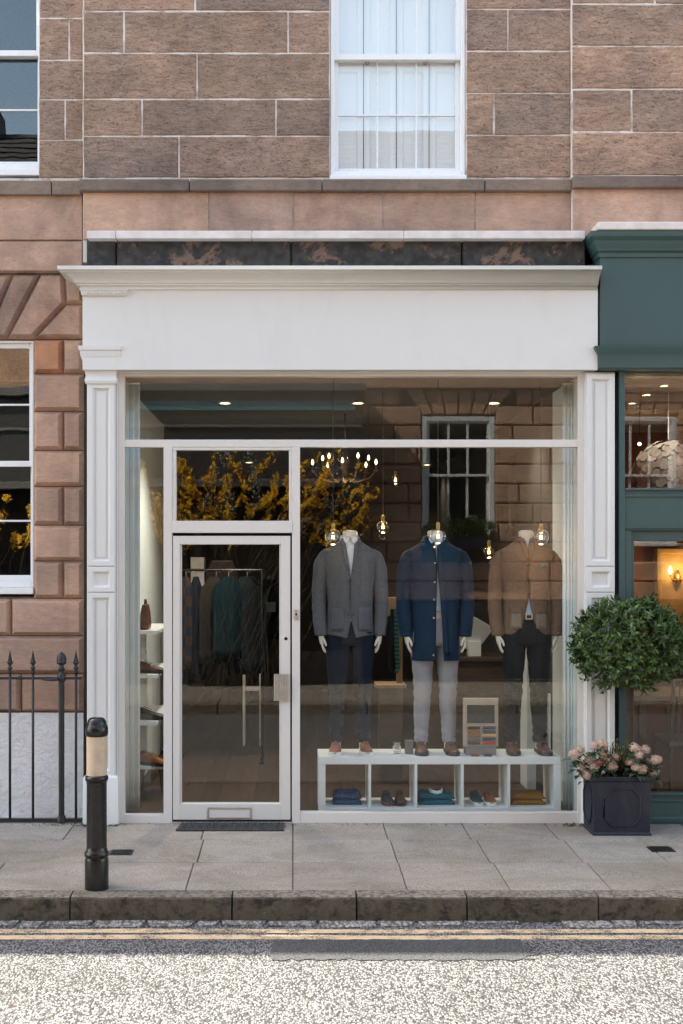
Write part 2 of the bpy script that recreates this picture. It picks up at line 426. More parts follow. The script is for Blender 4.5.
M['bark']=flat('grey_brown_bark',(.05,.036,.027),.9,0,.3,14,.6,40)
M['twig']=flat('dark_twig',(.06,.045,.035),.9)
M['lead']=None
def lead():
    t=NT('navy_lead_planter')
    st=t.ramp(t.noise(7,6,.65,(1,1,.25),.5),[(.5,0),(.75,.6)])
    c=t.mix(st,(.009,.012,.026),(.05,.05,.058))
    return t.pbr(c,.5,0,t.bump(t.noise(25,5),.25,.006))
M['lead']=lead()
M['rubber']=flat('black_rubber_mat',(.035,.037,.042),.7,0,.3,30,.6,90)
M['petalpaper']=leaf('parchment_discs',[(.22,.17,.145),(.27,.21,.18),(.18,.14,.118)],.7)
M['slate']=stone_mat('roof_slate',['#2b2a2b','#38363a','#242325','#403c3c'],.6,.4)

# ---------------------------------------------------------------- helpers for masonry
def wall_holes(mb,x0,x1,z0,z1,yf,yb,holes):
    xs=sorted(set([x0,x1]+[h for q in holes for h in q[:2] if x0<h<x1])); zs=sorted(set([z0,z1]+[h for q in holes for h in q[2:] if z0<h<z1]))
    for a,b in zip(xs,xs[1:]):
        run=None
        for c,d in list(zip(zs,zs[1:]))+[(None,None)]:
            inh= c is None or any(q[0]<=(a+b)/2<=q[1] and q[2]<=(c+d)/2<=q[3] for q in holes)
            if not inh: run=[c,d] if run is None else [run[0],d]
            elif run: mb.box(a,b,yf,yb,run[0],run[1]); run=None
def wob(mb,x0,x1,z0,z1,yf,yb,c,a):
    P=[]
    def side(p,q):
        n=max(2,int(math.hypot(q[0]-p[0],q[1]-p[1])/.045))
        for k in range(n): P.append((p[0]+(q[0]-p[0])*k/n,p[1]+(q[1]-p[1])*k/n))
    side((x0,z0),(x1,z0)); side((x1,z0),(x1,z1)); side((x1,z1),(x0,z1)); side((x0,z1),(x0,z0))
    cx,cz=(x0+x1)/2,(z0+z1)/2; rings=[]
    for y,ins in ((yb,0),(yf+c,0),(yf,c)):
        r=[]
        for px,pz_ in P:
            e=a*noise.noise((px*9,pz_*9,yf*50+3))+a*.8*noise.noise((px*31,pz_*31,7))+ins
            ex=1 if px-x0<1e-6 else (-1 if x1-px<1e-6 else 0); ez=1 if pz_-z0<1e-6 else (-1 if z1-pz_<1e-6 else 0)
            r.append((px+ex*e,y,pz_+ez*e))
        rings.append(r)
    mb.loft(rings)
def course(mb,xs,z0,z1,yf,yb,g,c,yc=None,j=.002,skip=None):
    if j==.003:
        for a,b in zip(xs,xs[1:]): wob(mb,a+g/2,b-g/2,z0+g/2,z1-g/2,yf+R.uniform(-.004,.004),yb,c,.0042)
        return
    for a,b in zip(xs,xs[1:]):
        if skip and any(not(b<=q[0]+.01 or a>=q[1]-.01 or z1<=q[2]+.01 or z0>=q[3]-.01) for q in skip): continue
        mb.stone(a+g/2,b-g/2,z0+g/2,z1-g/2,yf+R.uniform(-.003,.003),yb,c,j,yc)
def rand_joints(x0,x1,lo=.45,hi=1.1):
    xs=[x0]
    while x1-xs[-1]>hi: xs.append(xs[-1]+R.uniform(lo,hi))
    if x1-xs[-1]<.25 and len(xs)>1: xs.pop()
    xs.append(x1); return xs

HT=6.67            # wall head
# =================================================================== GROUND
mb=MB(); mb.add([(-150,-150,-.42),(150,-150,-.42),(150,150,-.42),(-150,150,-.42)],[(0,1,2,3)])
structure('ground',mb,M['earth'])
mb=MB()
ys=[-1.86,-3.0,-4.8,-6.6,-7.82]; zs=[-.179,-.160,-.150,-.160,-.179]
for k in range(4): mb.add([(-40,ys[k],zs[k]),(-40,ys[k+1],zs[k+1]),(40,ys[k+1],zs[k+1]),(40,ys[k],zs[k])],[(0,1,2,3)])
structure('road',mb,M['road'])
def rz(y):
    for k in range(4):
        if ys[k]>=y>=ys[k+1]: return zs[k]+(zs[k+1]-zs[k])*(ys[k]-y)/(ys[k]-ys[k+1])
    return -.179
# dark patch of newer asphalt, ragged outline
mb=MB(); pts=[]
x0,x1,ya,yb=-.11,1.24,-2.235,-2.60
for k in range(40): pts.append((x0+(x1-x0)*k/40,ya+R.uniform(-.008,.008)))
for k in range(12): pts.append((x1+R.uniform(-.05,.04),ya+(yb-ya)*k/12))
for k in range(40): pts.append((x1+(x0-x1)*k/40,yb+R.uniform(-.02,.02)))
for k in range(12): pts.append((x0+R.uniform(-.01,.01),yb+(ya-yb)*k/12))
mb.add([(a,b,rz(b)+.004) for a,b in pts],[tuple(range(len(pts)))[::-1]])
structure('road_patch',mb,M['patch'])
# gutter of broken setts
mb=MB(); x=-9.0
while x<9:
    w=R.uniform(.12,.34)
    if R.random()<.9:
        a,b=-1.875,-1.875-R.uniform(.07,.15)
        q=[(x+.006,a),(x+R.uniform(.01,.04),b+R.uniform(-.01,.02)),(x+w-R.uniform(.01,.04),b+R.uniform(-.01,.03)),(x+w-.006,a)]
        mb.add([(c,d,rz(d)-.01) for c,d in q]+[(c,d,rz(d)+R.uniform(.006,.012)) for c,d in q],[(7,6,5,4)[::-1],(0,1,5,4),(1,2,6,5),(2,3,7,6)])
    x+=w
structure('gutter',mb,M['gutter'])
mb=MB(); n=240
for yc,w in ((-2.075,.072),(-2.195,.078)):
    va=[]
    for k in range(n+1):
        xx=-9+18*k/n; o=.012*noise.noise((xx*.7,yc,0)); w2=w*(1+.25*noise.noise((xx*5,yc*9,3)))
        va+=[(xx,yc+o-w2/2,rz(yc)+.004),(xx,yc+o+w2/2,rz(yc)+.004)]
    mb.add(va,[(2*k,2*k+2,2*k+3,2*k+1) for k in range(n)])
structure('road_marking',mb,M['yellow'])
# pavement
pz=lambda y: .02*y if y<0 else 0.0
mb=MB()
mb.add([(-40,.12,-.014),(40,.12,-.014),(40,-1.73,pz(-1.73)-.012),(-40,-1.73,pz(-1.73)-.012)],[(0,3,2,1)])
structure('pavement_bed',mb,M['dirt'])
mb=MB()
def flag(x0,x1,y0,y1,s0=0,s1=0,g=.003):
    """flagstone between y0 (near wall) and y1, its side joints skewed by s0/s1"""
    d=lambda: R.uniform(-.0025,.0025)
    q=[(x0+g,y0-g),(x0+s0+g,y1+g),(x1+s1-g,y1+g),(x1-g,y0-g)]
    t=R.uniform(-.0015,.0015); c=.004
    qi=[(x0+g+c,y0-g-c),(x0+s0+g+c,y1+g+c),(x1+s1-g-c,y1+g+c),(x1-g-c,y0-g-c)]
    mb.add([(a,b,pz(b)-.02) for a,b in q]+[(a,b,pz(b)-.004) for a,b in q]+[(a,b,pz(b)+t+d()*.4) for a,b in qi],
           [(0,1,5,4),(1,2,6,5),(2,3,7,6),(3,0,4,7),(4,5,9,8),(5,6,10,9),(6,7,11,10),(7,4,8,11),(8,9,10,11)])
rows=[(.10,-.52,[-9,-7.6,-6.3,-5,-3.9,-2.75,-1.55,-.62,.0,.64,1.2,1.79,2.75,3.7,4.8,6,7.5,9]),
      (-.52,-1.12,[-9,-7.9,-6.6,-5.4,-4.2,-3.1,-2.0,-1.25,-.60,.0,.655,1.235,1.82,2.35,3.3,4.3,5.6,7,9]),
      (-1.12,-1.735,[-9,-7.5,-6.2,-5,-4,-2.95,-1.8,-.62,.0,.66,1.255,1.84,2.8,3.6,4.7,6,7.6,9])]
for y0,y1,xs in rows:
    for a,b in zip(xs,xs[1:]): flag(a,b,y0+R.uniform(-.0,.0),y1)
structure('pavement',mb,M['slab'])
mb=MB()
xs=[-9,-8,-7,-6,-5,-4.05,-3.2,-2.2,-1.262,-.345,.36,.985,1.728,2.7,3.6,4.5,5.5,6.4,7.5,9]
for a,b in zip(xs,xs[1:]):
    g=.005; n=44; rings=[]
    for k in range(n+1):
        xx=a+g+(b-a-2*g)*k/n; e=min(k,n-k); r=.012+.010*max(0,noise.noise((xx*5,9,0))) if e>1 else .026
        j1=.009*noise.noise((xx*7,1,0))+.005*noise.noise((xx*23,2,0)); j2=.010*noise.noise((xx*8,5,0))+.006*noise.noise((xx*25,5,0))
        yk=-1.874+j1; zt=-.037+j2*.5
        rings.append([(xx,-1.738,-.30),(xx,-1.738,pz(-1.738)+.001),(xx,yk+.03,zt+.002),(xx,yk+.008,zt-.004),(xx,yk,zt-r),(xx,yk-.004+j2,-.12),(xx,yk-.006,-.30)])
    mb.loft(rings)
structure('kerb',mb,M['kerb'])
# opposite pavement + kerb (seen reflected)
mb=MB()
for a in range(-12,14):
    for y0,y1 in ((-7.98,-8.8),(-8.8,-9.7),(-9.7,-10.98)):
        o=.4 if y0==-8.8 else 0
        mb.stone(0,0,0,0,0,0) if False else None
        q=[(a*1.0+o+.006,y0-.006),(a+o+.006,y1+.006),(a+o+.994,y1+.006),(a+o+.994,y0-.006)]
        mb.add([(c,d,-.03-.01*(d+7.9)) for c,d in q],[(0,1,2,3)])
M['opp_slab']=road_mat('dark_setts',(.36,.32,.285),(.18,.155,.135),.4,30)
structure('opposite_pavement',mb,M['opp_slab'])
mb=MB()
for a in range(-12,14): mb.box(a+.005,a+.99,-7.98,-7.815,-.3,-.033)
structure('opposite_kerb',mb,M['kerb'],bevel=.015)
mb=MB(); mb.box(-14,14,-10.99,-7.99,-.2,-.045); structure('opposite_pavement_bed',mb,M['dirt'])

# =================================================================== SANDSTONE BUILDING (centre, upper storeys)
def sash(parent,x0,x1,z0,z1,y,zm,cols,up_rows,lo_rows,fr=.03,sill=True,shut=None,gm='oldglass',bar=.012,facing=1,name='sash_window',frmat='sash',st_=.032):
    """sash window facing -y (facing=1) or +y (-1): frame, two sashes, glazing bars; panes, sill as sub-parts"""
    s=facing; m=MB()
    B=lambda a,b,ya,yb2,c,d: m.box(a,b,min(y+s*ya,y+s*yb2),max(y+s*ya,y+s*yb2),c,d)
    B(x0,x0+fr,0,.14,z0,z1); B(x1-fr,x1,0,.14,z0,z1); B(x0+fr,x1-fr,0,.14,z1-fr,z1); B(x0+fr,x1-fr,0,.14,z0,z0+.045)
    a,b=x0+fr,x1-fr; st=st_
    for (c,d,o,rows) in ((zm-.02,z1-fr,.025,up_rows),(z0+.045,zm+.02,.070,lo_rows)):
        o1=o+.035
        B(a,a+st,o,o1,c,d); B(b-st,b,o,o1,c,d); B(a+st,b-st,o,o1,d-.036,d); B(a+st,b-st,o,o1,c,c+.042)
        for k in range(1,cols):
            xx=a+st+(b-a-2*st)*k/cols; B(xx-bar/2,xx+bar/2,o+.004,o1-.004,c+.042,d-.036)
        for k in range(1,rows):
            zz=c+.042+(d-c-.078)*k/rows; B(a+st,b-st,o+.006,o1-.006,zz-bar/2,zz+bar/2)
    w=m.build(name,M[frmat],parent,bevel=.003)
    g=MB(); yy=lambda v: y+s*v
    for c,d,o in ((zm-.02,z1-fr,.042),(z0+.045,zm+.02,.087)):
        g.box(a+.01,b-.01,min(yy(o),yy(o+.004)),max(yy(o),yy(o+.004)),c+.01,d-.01)
    g.build('window_pane',M[gm],w)
    if sill:
        q=MB(); q.box(x0-.005,x1+.005,min(yy(-.05),yy(.13)),max(yy(-.05),yy(.13)),z0-.05,z0-.002); q.build('sill',M[frmat],w,bevel=.005)
    return w
bld=thing('sandstone_building','brown sandstone building with pale pointing and white shuttered sash window above pale grey shopfront','building',(.25,.1,0))
CY=.05; xa,xb=X(83,CY),X(571,CY)
wx0,wx1=X(330,CY),X(466,CY); wz0=Z(179,CY); wz1=wz0+1.95
hole=[(wx0,wx1,wz0,wz1)]
mb=MB(); wall_holes(mb,xa,xb,Z(262,CY),HT,CY+.006,CY+.30,hole); mb.build('mortar_bed',M['mortar'],bld)
mb=MB()
pr=lambda l: [X(p,CY) for p in l]
G=.011
left_rows=[(178,136,[83,179,330]),(136,99,[83,142,276,330]),(99,53,[83,197,330]),(53,11,[83,124,288,330]),(11,-30,[83,195,330]),(-30,-70,[83,150,262,330]),(-70,-112,[83,214,330])]
right_rows=[(178,135,[466,571]),(135,93,[466,494,571]),(93,51,[466,571]),(51,9,[466,508,571]),(9,-32,[466,571]),(-32,-72,[466,520,571]),(-72,-112,[466,571])]
for r in left_rows+right_rows:
    course(mb,pr(r[2]),Z(r[0],CY),min(HT,Z(r[1],CY)),CY,CY+.05,G,.005,None,.003)
course(mb,pr([83,209,293,383,475,571]),Z(262,CY),Z(190,CY),CY+.004,CY+.05,.009,.004)
o=mb.build('ashlar',M['stone'],bld)
mb=MB(); course(mb,pr([83,209,293,383,475,571]),Z(240,CY-.01),Z(191.5,CY-.01),CY-.006,CY+.003,.008,.004); mb.build('frieze',M['smooth'],bld)
mb=MB()
for a,b in zip(pr([80,190,322,484,571]),pr([190,322,484,571,640])):
    if a>xb-.01: break
    mb.stone(a+.003,b-.003,Z(190.5,CY-.05),Z(178.8,CY-.05),CY-.05,CY+.04,.006,.002)
mb.build('string_course',M['string'],bld,bevel=.004)
w=sash(bld,wx0+.004,wx1-.004,wz0+.02,wz1,CY+.025,Z(58,CY+.07),3,2,2,.028,sill=False,gm='shutglass')
mb=MB(); mb.box(wx0,wx1,CY-.03,CY+.14,wz0-.012,wz0+.02); mb.build('sill',M['sash'],w,bevel=.004)
# white folding shutters just behind the glass, brass rings
mb=MB(); ysh=CY+.142
for k in range(4):
    a=wx0+.01+(wx1-wx0-.02)*k/4; b=wx0+.01+(wx1-wx0-.02)*(k+1)/4
    mb.box(a+.003,b-.003,ysh,ysh+.03,wz0,wz1)
    for c,d in ((wz0+.06,wz0+.85),(wz0+.93,wz1-.06)): mb.pframe(a+.015,b-.015,c,d,.025,ysh-.012,ysh-.001,.014)
M['shut']=paint('white_shutter_paint',(.91,.91,.90),.03,.4,.02); mb.build('shutter',M['shut'],w)
for p in (367,425):
    mb=MB(); q=Vector((X(p,ysh),CY+.115,Z(63,CY+.115)-.004)); mb.tube([q+Vector((.012*math.cos(t*.524),-.012,.012*math.sin(t*.524))) for t in range(13)],.004,6); mb.build('sash_pull',M['brass'],w,smooth=True)
# roof and hidden back so the storeys are dark inside
mb=MB(); mb.box(xa,xb,.34,9.5,HT-.25,HT-.05); mb.build('roof',M['slate'],bld)

# =================================================================== NEIGHBOUR ABOVE GREEN SHOP
nb=thing('sandstone_building','brown sandstone upper wall of large droved blocks above dark teal shopfront','building',(4,.1,0))
NY=.0; nxa=X(571.8,NY)
mb=MB(); mb.box(nxa+.003,14,NY+.006,NY+.3,Z(240,NY),HT); mb.box(8.2,14,NY+.006,NY+.3,-.1,Z(240,NY)); mb.build('mortar_bed',M['mortar'],nb)
mb=MB()
nr=[(175.5,132,[571.8,760]),(132,89,[571.8,632,830]),(89,46,[571.8,770]),(46,4,[571.8,720,850]),(4,-36,[571.8,655,790]),(-36,-78,[571.8,735]),(-78,-112,[571.8,640,820])]
for a,b,l in nr:
    xs=[X(p,NY) for p in l]; course(mb,xs+rand_joints(xs[-1],14,.8,1.6)[1:],Z(a,NY),min(HT,Z(b,NY)),NY,NY+.05,G,.005,None,.003)
mb.build('ashlar',M['stone'],nb)
mb=MB(); xs=[nxa+.004]+rand_joints(X(700,NY),14,.8,1.6); course(mb,xs,Z(238,NY),Z(188,NY),NY-.004,NY+.05,.008,.004); 
xs=rand_joints(8.2,14,.6,1.2); mb.stone(8.2,14,-.05,4.1,NY,NY+.05,.005); mb.build('frieze',M['smooth'],nb)
mb=MB(); xs=[nxa-.002]+rand_joints(X(690,NY),14,1,1.8)
for a,b in zip(xs,xs[1:]): mb.stone(a+.003,b-.003,Z(187.5,NY-.05),Z(175.5,NY-.05),NY-.05,NY+.04,.006,.002)
mb.build('string_course',M['string'],nb,bevel=.004)
mb=MB(); mb.box(nxa+.01,14,.34,9.5,HT-.25,HT-.05); mb.build('roof',M['slate'],nb)

# =================================================================== TOWNHOUSE (left)
th=thing('townhouse','rusticated pink sandstone townhouse with white sash windows behind black iron railings','building',(-3.5,.2,0))
TY=.12; tx1=X(83,TY)
lx0,lx1,lz0,lz1=X(-104,TY),X(32.5,TY),Z(597,TY),Z(339,TY)
ux0,ux1,uz0=X(-111,TY),X(39,TY),Z(178,TY); uz1=uz0+2.0
wins=[(lx0,lx1,lz0,lz1),(ux0,ux1,uz0,uz1)]
far=[]
for dx in (-3.0,-6.0,-9.0): wins+=[(a+dx,b+dx,c,d) for a,b,c,d in wins[:2]]
mb=MB(); wall_holes(mb,-15,tx1,-.5,Z(272,TY),TY+.055,TY+.34,wins); mb.build('joint_bed',M['joint'],th)
mb=MB(); wall_holes(mb,-15,tx1,Z(272,TY)+.002,HT,TY+.006,TY+.34,wins); mb.build('mortar_bed',M['mortar'],th)
# upper ashlar
mb=MB()
ur=[(178,140,[39,83]),(140,99.5,[39,65,83]),(99.5,60,[39,83]),(60,18,[39,69,83]),(18,-26,[39,83]),(-26,-70,[39,66,83]),(-70,-112,[39,83])]
for a,b,l in ur:
    z0,z1=Z(a,TY),min(HT,Z(b,TY))
    course(mb,[X(p,TY) for p in l],z0,z1,TY,TY+.05,.009,.004,None,.003)
    for k in range(4):
        e=ux0-3*k; s=(ux1-3*(k+1)) if k<3 else -15
        course(mb,[s,(s+e)/2+R.uniform(-.2,.2),e],z0,z1,TY,TY+.05,.009,.004,None,.003)
mb.build('ashlar',M['stone'],th)
# plain bands
mb=MB()
for a,b,o in ((272,242,.0),(241,195.5,.004)):
    course(mb,[-15,-12.5,-10.4,-8.2,-6.1,-4.4,X(-30,TY),tx1],Z(a,TY),Z(b,TY),TY-.03+o,TY+.06,.006,.005,None,.002)
mb.build('frieze',M['smooth'],th)
mb=MB()
for a,b in zip([-15,-12,-9,-6,-3.6,X(53,TY)],[-12,-9,-6,-3.6,X(53,TY),tx1]): mb.stone(a+.003,b-.003,Z(195,TY-.05),Z(180.5,TY-.05),TY-.06,TY+.04,.006,.002)
mb.build('string_course',M['string'],th,bevel=.004)
# rusticated ground floor
mb=MB(); C=.028
T=lambda px,py: (X(px,TY),Z(py,TY))
polys=[[(6,338),(32.5,338),(65,303.5),(63,272.5),(40,272.5)],[(-15,338),(6,338),(40,272.5),(12,272.5)],[(-57,338),(-15,338),(12,272.5),(-84,272.5)],
       [(63,272.5),(83,272.5),(83,303.5),(65,303.5)],[(65,303.5),(83,303.5),(83,338),(32.5,338)]]
for p in polys: mb.prism([T(*q) for q in p],TY,TY+.06,C,TY+.045)
for p in polys[:2]+polys[3:]: mb.prism([T(-72-q[0],q[1]) for q in p],TY,TY+.06,C,TY+.045)
rows=[(338.5,373,1),(373,411,0),(411,450,1),(450,486,0),(486,525,1),(525,561,0),(561,598.5,1)]
lo=X(-155,TY); skip=wins
def rus(a,b,l): course(mb,l,Z(b,TY),Z(a,TY),TY,TY+.06,.004,C,TY+.045,.001)
for a,b,k in rows:
    rus(a,b,[X(32.5,TY),X(62,TY),tx1] if k and a!=338.5 else ([X(62,TY),tx1] if a==338.5 else [X(32.5,TY),tx1]))
    for q in range(4):
        e=lx0-3*q; s=lx1-3*(q+1) if q<3 else -15
        l=[s,e] if not k else [s,s+.45,e-.45,e]
        rus(a,b,l)
rus(598.5,636,[-15,-12,-9,-6,-4,-3.1,X(-90,TY),X(10,TY),tx1]); rus(636,674,[-15,-11,-8,-5,-3.3,X(-40,TY),tx1]); rus(674,713,[-15,-10,-7,-4,X(-70,TY),X(20,TY),tx1])
for q in range(3):
    for a in range(6):
        x0=lx0-3*(q+1); w_=(lx1-lx0)/6; mb.prism([(x0+a*w_,Z(338,TY)),(x0+(a+1)*w_,Z(338,TY)),(x0-.3+(a+1)*(w_+.1),Z(272.5,TY)),(x0-.3+a*(w_+.1),Z(272.5,TY))],TY,TY+.06,C,TY+.045)
mb.build('rusticated_stone',M['smooth'],th)
mb=MB(); course(mb,[X(32.5,TY),X(62,TY)],Z(373,TY),Z(338.5,TY),TY,TY+.06,.004,C,TY+.045); mb.build('repair_stone',M['orange_stone'],th)
# white-washed plinth
mb=MB(); n=60; m_=14
g=[]
for i in range(m_+1):
    for k in range(n+1):
        x=-15+(tx1+15)*k/n if k<0 else -4.6+(tx1+4.6)*k/n; z=-.4+(Z(713,TY)+.4)*i/m_
        g.append((x,TY+.02+.012*noise.noise((x*5,z*7,1)),z))
mb.add(g,[(i*(n+1)+k,i*(n+1)+k+1,(i+1)*(n+1)+k+1,(i+1)*(n+1)+k) for i in range(m_) for k in range(n)])
mb.box(-15,-4.6,TY+.02,TY+.05,-.4,Z(713,TY))
mb.build('whitewashed_plinth',M['rough_white'],th,smooth=True)
for q in range(2 if False else 4):
    dx=-3.0*q
    sash(th,lx0+.003+dx,lx1-.003+dx,lz0+.07,lz1-.002,TY+.06,Z(463,TY),2,2,2,.016,bar=.014,st_=.022)
    sash(th,ux0+.003+dx,ux1-.003+dx,uz0+.07,uz1,TY+.05,Z(49,TY),2,1,2,.012,bar=.014,st_=.02)
mb=MB(); mb.box(-15,tx1,.5,9.5,HT-.25,HT-.05); mb.build('roof',M['slate'],th)
# floors/back of the row: closed dark shell
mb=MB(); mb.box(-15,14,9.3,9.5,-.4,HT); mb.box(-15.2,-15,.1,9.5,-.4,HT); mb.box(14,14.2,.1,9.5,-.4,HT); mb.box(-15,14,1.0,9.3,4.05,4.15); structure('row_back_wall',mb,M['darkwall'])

# =================================================================== PALE SHOPFRONT
sf=thing('shopfront','pale grey panelled shopfront with plain blank fascia and full height windows','shopfront',(.27,0,0))
FY=-.12
fx0,fx1=X(82.5,FY),X(598,FY)
mb=MB(); mb.box(fx0,fx1,FY,.30,Z(370,FY),Z(289,FY)); mb.box(X(118),X(584),-.03,.10,Z(374),Z(369)); mb.build('fascia',M['white'],sf,bevel=.004)
ct,cb=Z(265.5,-.27),Z(290,FY)
h=ct-cb
prof=[(.0,cb),(.014,cb+.002),(.016,cb+.17*h),(.034,cb+.19*h),(.036,cb+.27*h),(.046,cb+.285*h)]
for k in range(9):
    t=k/8; prof.append((.050+.058*(1-math.cos(t*1.5708)),cb+h*(.30+.40*t)))
prof+=[(.122,cb+.71*h),(.123,cb+.79*h),(.142,cb+.80*h),(.149,cb+.81*h),(.151,cb+.985*h),(.147,ct),(.0,ct+.012)]
mb=MB(); mb.sweep(prof,fx0,X(598,-.15),FY,.04,True,False); mb.build('cornice',M['white'],sf,auto=28)
mb=MB(); zz=Z(296,FY)
mb.sweep([(0,zz),(.012,zz),(.018,zz+.01),(.02,zz+.03),(.026,zz+.034),(.026,cb-.001),(0,cb-.001)],X(84,FY),X(125,FY),FY-.004,FY+.05); 
for k in range(9): mb.ball((X(87+4.6*k,FY),FY-.028,zz+.018),(.009,.008,.011),8,6)
mb.build('egg_moulding',M['white'],sf,auto=35)
# gutter band above
mb=MB()
for a,b in zip([86,116,291,462],[116,291,462,586]): mb.stone(X(a,-.02)+.004,X(b,-.02)-.004,ct-.05,Z(238,-.02),-.02,CY-.012,.01,.004)
mb.build('parapet',M['band'],sf,bevel=.006)
mb=MB()
for a,b in zip([87,116,252,404],[115.6,251.7,403.7,585]): mb.box(X(a,-.10),X(b,-.10),-.10,CY-.011,Z(238.5,-.1),Z(230.5,-.1))
mb.build('coping',M['cap'],sf,bevel=.006)
def pilaster(x0,x1,cap,xs=0):
    w=x1-x0
    m=MB(); zt=Z(371,FY); zb=.0
    m.box(x0,x1,-.062,.06,zb,zt)
    yf,yb=-.084,-.061
    P=lambda a,b,top=None: (Z(b,-.08),Z(a,-.08))
    cx0,cx1=x0+.006,x1-.006
    for a,b in ((383 if cap else 374,566),(566.6,592),(592.6,776)):
        z0,z1=P(a,b); m.pframe(cx0,cx1,z0,z1,.036,yf,yb,.014)
        m.box(cx0+.062,cx1-.062,-.07,-.061,z0+.062,z1-.062) if (b-a)>100 else None
    o=m.build('pilaster',M['white'],sf,bevel=.003)
    q=MB(); zp=Z(776,-.1)
    q.sweep([(0,.0),(.022,.0),(.022,zp-.02),(.014,zp-.006),(.004,zp),(0,zp)],x0,x1,-.086,.05); q.build('plinth',M['white'],o,auto=30)
    if cap:
        q=MB(); z=lambda p: Z(p,-.12)
        q.sweep([(0,z(383)),(.006,z(383)),(.012,z(380)),(.006,z(377)),(.004,z(375)),(.010,z(372)),(.010,z(368)),(.014,z(366)),(.02,z(362)),(.034,z(357)),(.038,z(355)),(.040,z(351)),(.048,z(350)),(.050,z(346)),(0,z(345.5))],x0,x1,-.088,.05)
        q.build('capital',M['white'],o,auto=30)
pilaster(X(86.5,-.08),X(115.5,-.08),True); pilaster(X(585.5,-.08),X(615.5,-.08),False)
mb=MB(); mb.box(X(115.6,-.08)+.001,X(119),-.045,.05,0,Z(370,FY)); mb.build('side_fillet',M['white'],sf,bevel=.003); mb=MB(); mb.box(X(583),X(585.5,-.08)-.001,-.045,.05,0,Z(370,FY)); mb.build('side_fillet',M['white'],sf,bevel=.003)
# metal window frame
mb=MB(); y0,y1=-.03,.04
zt=Z(374)
B=lambda a,b,c,d,yy0=y0,yy1=y1: mb.box(X(a),X(b),yy0,yy1,Z(d),Z(c))
B(119,125.2,374,823); B(577,583,374,823); B(125.2,577,374,377); B(125.2,577,440,447.5)
B(164,172.5,447.5,823,-.034); B(292,300,447.5,823,-.034)
B(125.2,164,814,823); B(300,577,811.5,822.5)
B(172.5,292,447.5,450.5,-.026); B(172.5,176.5,450.5,521,-.026); B(289,292,450.5,521,-.026); B(172.5,292,521,533,-.04)
mb.build('window_frame',M['alu'],sf,bevel=.003)
def pane(a,b,c,d,name='window_pane',par=sf,y=0.0,mat='glass'):
    m=MB(); m.box(X(a),X(b),y,y+.006,Z(d),Z(c)); return m.build(name,M[mat],par)
pane(125,577.2,376.8,440.5); pane(125,164.2,447,814.3); pane(176.3,289.2,450.3,521.3); pane(299.8,577.2,447,811.8)
mb=MB(); B(172.5,292,820.5,823.5,-.06,.05); mb.build('threshold',M['chrome'],sf,bevel=.002)
# black shadow gap round door + the door
mb=MB(); y0,y1=-.022,.025
B(173.3,180.3,536,819); B(281,290.3,536,819); B(180.3,281,536,544.5); B(180.3,281,803,819)
B(180.3,182,544.5,803,-.012,.01); B(279.4,281,544.5,803,-.012,.01)
door=mb.build('door',M['alu'],sf,bevel=.003)
pane(180,281.4,544.2,803.4,'door_glass',door,.0)
mb=MB(); B(274,289,673.5,700,-.05,-.044)
for k in range(6): mb.tube([(X(275.2+2.5*k),-.052,Z(699.5)),(X(275.2+2.5*k),-.052,Z(674))],.006,6)
B(277,286,684,690,-.044,-.022); mb.build('door_handle',M['chrome'],door)
mb=MB(); mb.tube([(X(286),-.022,Z(638.5)),(X(286),-.030,Z(638.5))],.012,14); mb.build('lock',M['chrome'],door)
mb=MB(); mb.pframe(X(207.5),X(252),Z(818.3),Z(806.5),.012,-.034,-.023,.003); B(212,247.5,811.5,816,-.029,-.0225); lp=mb.build('letter_plate',M['chrome'],door,bevel=.001)
mb=MB(); B(211,249,808.5,811,-.026,-.0225); mb.build('flap_slot',M['black'],lp)
mb=MB(); B(294.3,298.2,609,619.5,-.046,-.0345); bell=mb.build('door_bell',M['chrome'],sf,bevel=.003)
mb=MB(); mb.tube([(X(296.2),-.046,Z(614)),(X(296.2),-.05,Z(614))],.007,12); mb.build('bell_button',M['black'],bell)

# =================================================================== GREEN SHOPFRONT
gs=thing('shopfront','dark teal painted neighbouring shopfront with heavy moulded cornices','shopfront',(4.5,0,0))
GY=-.13
gx0=X(600,GY); gx1=8.2
mb=MB(); mb.box(gx0,gx1,GY,.3,Z(371,-.08),Z(236,GY)); mb.build('fascia',M['green'],gs,bevel=.004)
def zz_(p): return Z(p,-.2)
mb=MB(); mb.sweep([(0,zz_(255)),(.012,zz_(255)),(.014,zz_(251)),(.03,zz_(249)),(.034,zz_(246)),(.05,zz_(243)),(.055,zz_(240)),(.075,zz_(237)),(.08,zz_(236)),(.082,zz_(231)),(0,zz_(230.5))],gx0,gx1,GY,.04,True,True); mb.build('cornice',M['green'],gs,auto=28)
mb=MB(); mb.box(X(597,-.2),gx1+.05,-.225,CY-.06,zz_(230.4),zz_(222.5)); mb.build('coping',M['cap'],gs,bevel=.008)
mb=MB(); mb.sweep([(0,Z(368,-.15)),(.012,Z(367.6,-.15)),(.014,Z(356,-.15)),(.022,Z(353,-.15)),(.04,Z(349,-.15)),(.045,Z(346.5,-.15)),(0,Z(345,-.15))],gx0,gx1,GY,.04,True,True); mb.build('lower_moulding',M['green'],gs,auto=28)
mb=MB(); y0,y1=-.06,.08
B(616.6,622.4,371,822,-.07,.1); B(622.4,850,371,374); B(622.4,850,490,531,-.055); B(622.4,850,488.5,491,-.075,-.056); B(622.4,850,495,497.5,-.064,-.0555); B(622.4,850,527,529,-.068,-.0555)
